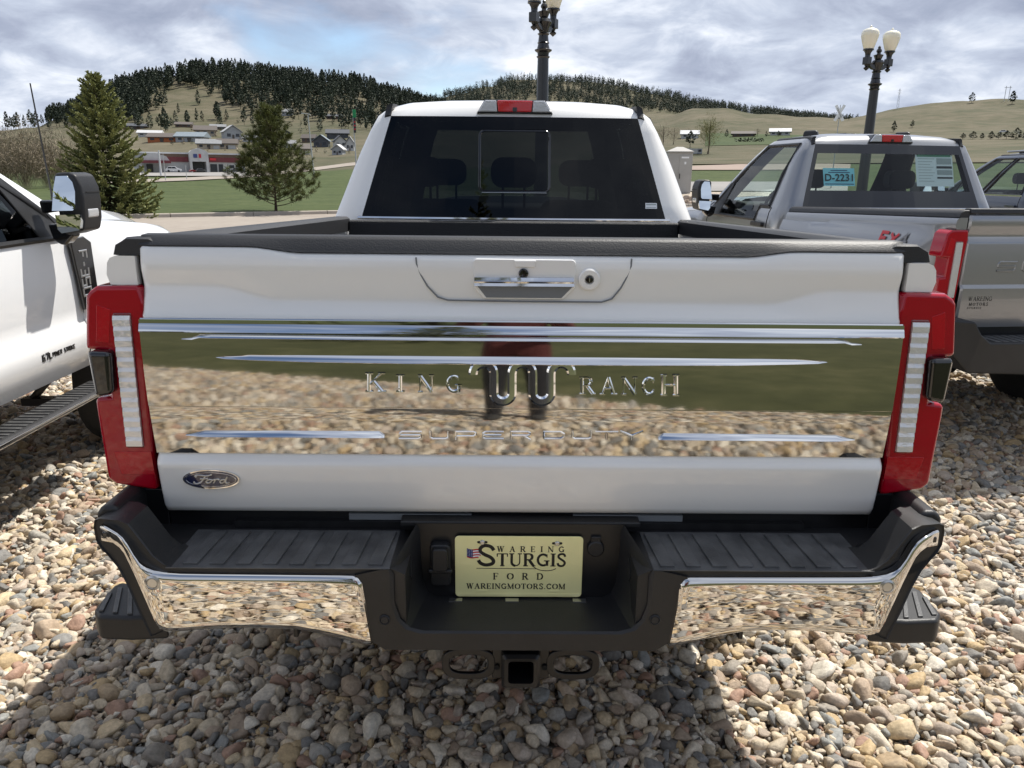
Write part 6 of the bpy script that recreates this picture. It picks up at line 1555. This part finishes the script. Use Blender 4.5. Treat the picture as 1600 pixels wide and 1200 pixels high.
g_ = np.random.default_rng(8); q = MB(); V_ = ico*np.array([12*k, 8*k, 8*k]); dsp = 1+.22*np.sin(ico@np.array([3, 5, 2])+1)+.15*np.sin(ico@np.array([-7, 4, 6])); q.add((V_*dsp[:, None]).tolist(), icf)
rk = q.build('boulder', 'rock', None, smooth=25); rk.location = (x, y, z+2*k); tag(rk, 'tan boulder on the gravel bed below the cabinet', 'rock')
x, y, z, D = cast(1076, 241.5); k = D/FPX
tl_ = thing('storage_trailer', 'long white box trailer with a dark end behind the cabinet', 'trailer', (x, y, z), -math.atan2(x-CAM[0], y-CAM[1])); q = MB(); q.box(-19*k, 12*k, 0, 2.4, .2, 8.5*k); q.build('box', 'wall_white', tl_, smooth=0); q = MB(); q.box(12*k, 19*k, 0, 2.4, .2, 8.5*k); q.build('end_panel', 'wall_grey', tl_, smooth=0); q = MB(); q.box(13.5*k, 17.5*k, -.04, 0, .6, 7*k); q.build('end_window', 'house_glass', tl_, smooth=0)
def pylon(px, rb, rt, label, two=False):
    x, y, z, D = cast(px, rb); k = D/FPX; h = (rb-rt)*k; root = thing('power_pylon', label, 'pylon', (x, y, z), -math.atan2(x-CAM[0], y-CAM[1])); q = MB()
    if two:
        for s in (-2.2*k, 2.2*k): q.tube([(s, 0, -1), (s, 0, h)], .35*k, 5)
        q.tube([(-4*k, 0, h*.9), (4*k, 0, h*.9)], .3*k, 5)
    else:
        for s in (-1, 1):
            for t_ in (-1, 1): q.tube([(s*1.6*k, t_*1.6*k, -1), (s*.5*k, t_*.5*k, h)], .16*k, 4)
        for j in range(6): a = h*j/6; w = lerp(1.6, .5, j/6)*k; w2 = lerp(1.6, .5, (j+1)/6)*k; q.tube([(-w, -w, a), (w2, -w2, a+h/6)], .12*k, 4); q.tube([(w, -w, a), (-w2, -w2, a+h/6)], .12*k, 4)
        for f in (.8, .92): q.tube([(-2.4*k, 0, h*f), (2.4*k, 0, h*f)], .16*k, 4)
    q.build('frame', 'pole_grey', root)
pylon(1402, 171, 145, 'lattice power pylon on the skyline right of the lamp'); pylon(1572, 158, 140, 'twin wooden power poles on the skyline of the right hill', True)

# ================================================================== THE PERSON WITH THE PHONE (seen only in the chrome)
mt, t, b = nodes('person_clothes'); b.inputs['Roughness'].default_value = .8
tcn = t.nodes.new('ShaderNodeTexCoord'); sx = t.nodes.new('ShaderNodeSeparateXYZ'); t.links.new(tcn.outputs['Object'], sx.inputs[0])
rp = t.nodes.new('ShaderNodeValToRGB'); rp.color_ramp.interpolation = 'CONSTANT'; mr = t.nodes.new('ShaderNodeMath'); mr.operation = 'DIVIDE'; mr.inputs[1].default_value = 2.0; t.links.new(sx.outputs[2], mr.inputs[0]); t.links.new(mr.outputs[0], rp.inputs[0])
el = rp.color_ramp.elements; el.new(.5); el.new(.6)
for e_, (p_, c) in zip(el, ((0, (.02, .018, .016)), (.055, (.018, .018, .022)), (.375, (.085, .017, .016)), (.745, (.45, .27, .20)))): e_.position = p_; e_.color = (*c, 1)
t.links.new(rp.outputs[0], b.inputs['Base Color'])
pbr('skin', (.45, .27, .20), .55); pbr('hair', (.04, .025, .015), .6); pbr('phone', (.01, .01, .01), .15)
pe = thing('person', 'person in dark red hoodie and black trousers, mirrored in the chrome tailgate', 'person', (.02, -2.22, 0))
Vx = [(0, 0, .95), (0, 0, 1.12), (0, .0, 1.30), (0, .0, 1.44), (0, .02, 1.53), (0, .03, 1.62), (0, .02, 1.73),
      (.10, 0, .88), (.115, .01, .50), (.12, 0, .09), (.12, .10, .04), (.13, .18, .035), (-.10, 0, .88), (-.115, .01, .50), (-.12, 0, .09), (-.12, .10, .04), (-.13, .18, .035),
      (.17, 0, 1.42), (.25, .10, 1.20), (.13, .33, 1.43), (.10, .38, 1.48), (-.17, 0, 1.42), (-.27, .10, 1.20), (-.20, .33, 1.43), (-.17, .38, 1.48)]
Ed = [(0, 1), (1, 2), (2, 3), (3, 4), (4, 5), (5, 6), (0, 7), (7, 8), (8, 9), (9, 10), (10, 11), (0, 12), (12, 13), (13, 14), (14, 15), (15, 16), (3, 17), (17, 18), (18, 19), (19, 20), (3, 21), (21, 22), (22, 23), (23, 24)]
Rd = [.17, .165, .18, .15, .055, .09, .075, .10, .065, .045, .05, .035, .10, .065, .045, .05, .035, .085, .058, .04, .035, .085, .058, .04, .035]
me = bpy.data.meshes.new('body'); me.from_pydata(Vx, Ed, []); me.materials.append(MATS['person_clothes']); o = bpy.data.objects.new('body', me); COL.objects.link(o); o.parent = pe
o.modifiers.new('skin', 'SKIN'); me.skin_vertices[0].data[0].use_root = True
for i, r_ in enumerate(Rd): me.skin_vertices[0].data[i].radius = (r_, r_*(.72 if i < 4 else 1))
sb = o.modifiers.new('sub', 'SUBSURF'); sb.levels = sb.render_levels = 2
q = MB(); L = []
for k in range(9):
    a = math.pi*.5*k/8; rr = .098*math.cos(a)+.002; L.append([(rr*math.cos(2*math.pi*j/16), .005+rr*1.15*math.sin(2*math.pi*j/16)-.01, 1.665+.115*math.sin(a)) for j in range(16)])
q.loft(L); q.build('hair', 'hair', pe, smooth=60)
def hand(cx_, cy_, cz_, s):
    Vh, Eh, Rh = [(cx_, cy_-.02, cz_-.02), (cx_-s*.02, cy_+.03, cz_+.03), (cx_-s*.03, cy_+.05, cz_+.07)], [(0, 1), (1, 2)], [.024, .032, .028]
    for f in range(4):
        b0 = len(Vh); fz = cz_+.04+f*.022; Vh += [(cx_-s*.035, cy_+.05, fz), (cx_-s*.045, cy_+.085, fz+.004), (cx_-s*.075, cy_+.093, fz+.006)]; Eh += [(2 if f > 1 else 1, b0), (b0, b0+1), (b0+1, b0+2)]; Rh += [.011, .010, .0085]
    b0 = len(Vh); Vh += [(cx_-s*.045, cy_+.02, cz_+.055), (cx_-s*.075, cy_+.035, cz_+.075)]; Eh += [(1, b0), (b0, b0+1)]; Rh += [.012, .010]
    me = bpy.data.meshes.new('hand'); me.from_pydata(Vh, Eh, []); me.materials.append(MATS['skin']); o = bpy.data.objects.new('hand', me); COL.objects.link(o); o.parent = pe
    o.modifiers.new('skin', 'SKIN'); me.skin_vertices[0].data[0].use_root = True
    for i, r_ in enumerate(Rh): me.skin_vertices[0].data[i].radius = (r_, r_)
    sb = o.modifiers.new('sub', 'SUBSURF'); sb.levels = sb.render_levels = 1
hand(.09, .385, 1.50, 1); hand(-.16, .385, 1.50, -1)
ph = thing('phone', 'black phone held up in both hands by the person', 'phone', (-.04, -1.80, 1.60))
q = MB(); q.prism(rrect(-.076, .076, -.037, .080, .010), 'y', -.006, .002); q.build('phone_body', 'phone', ph, bevel=.002)
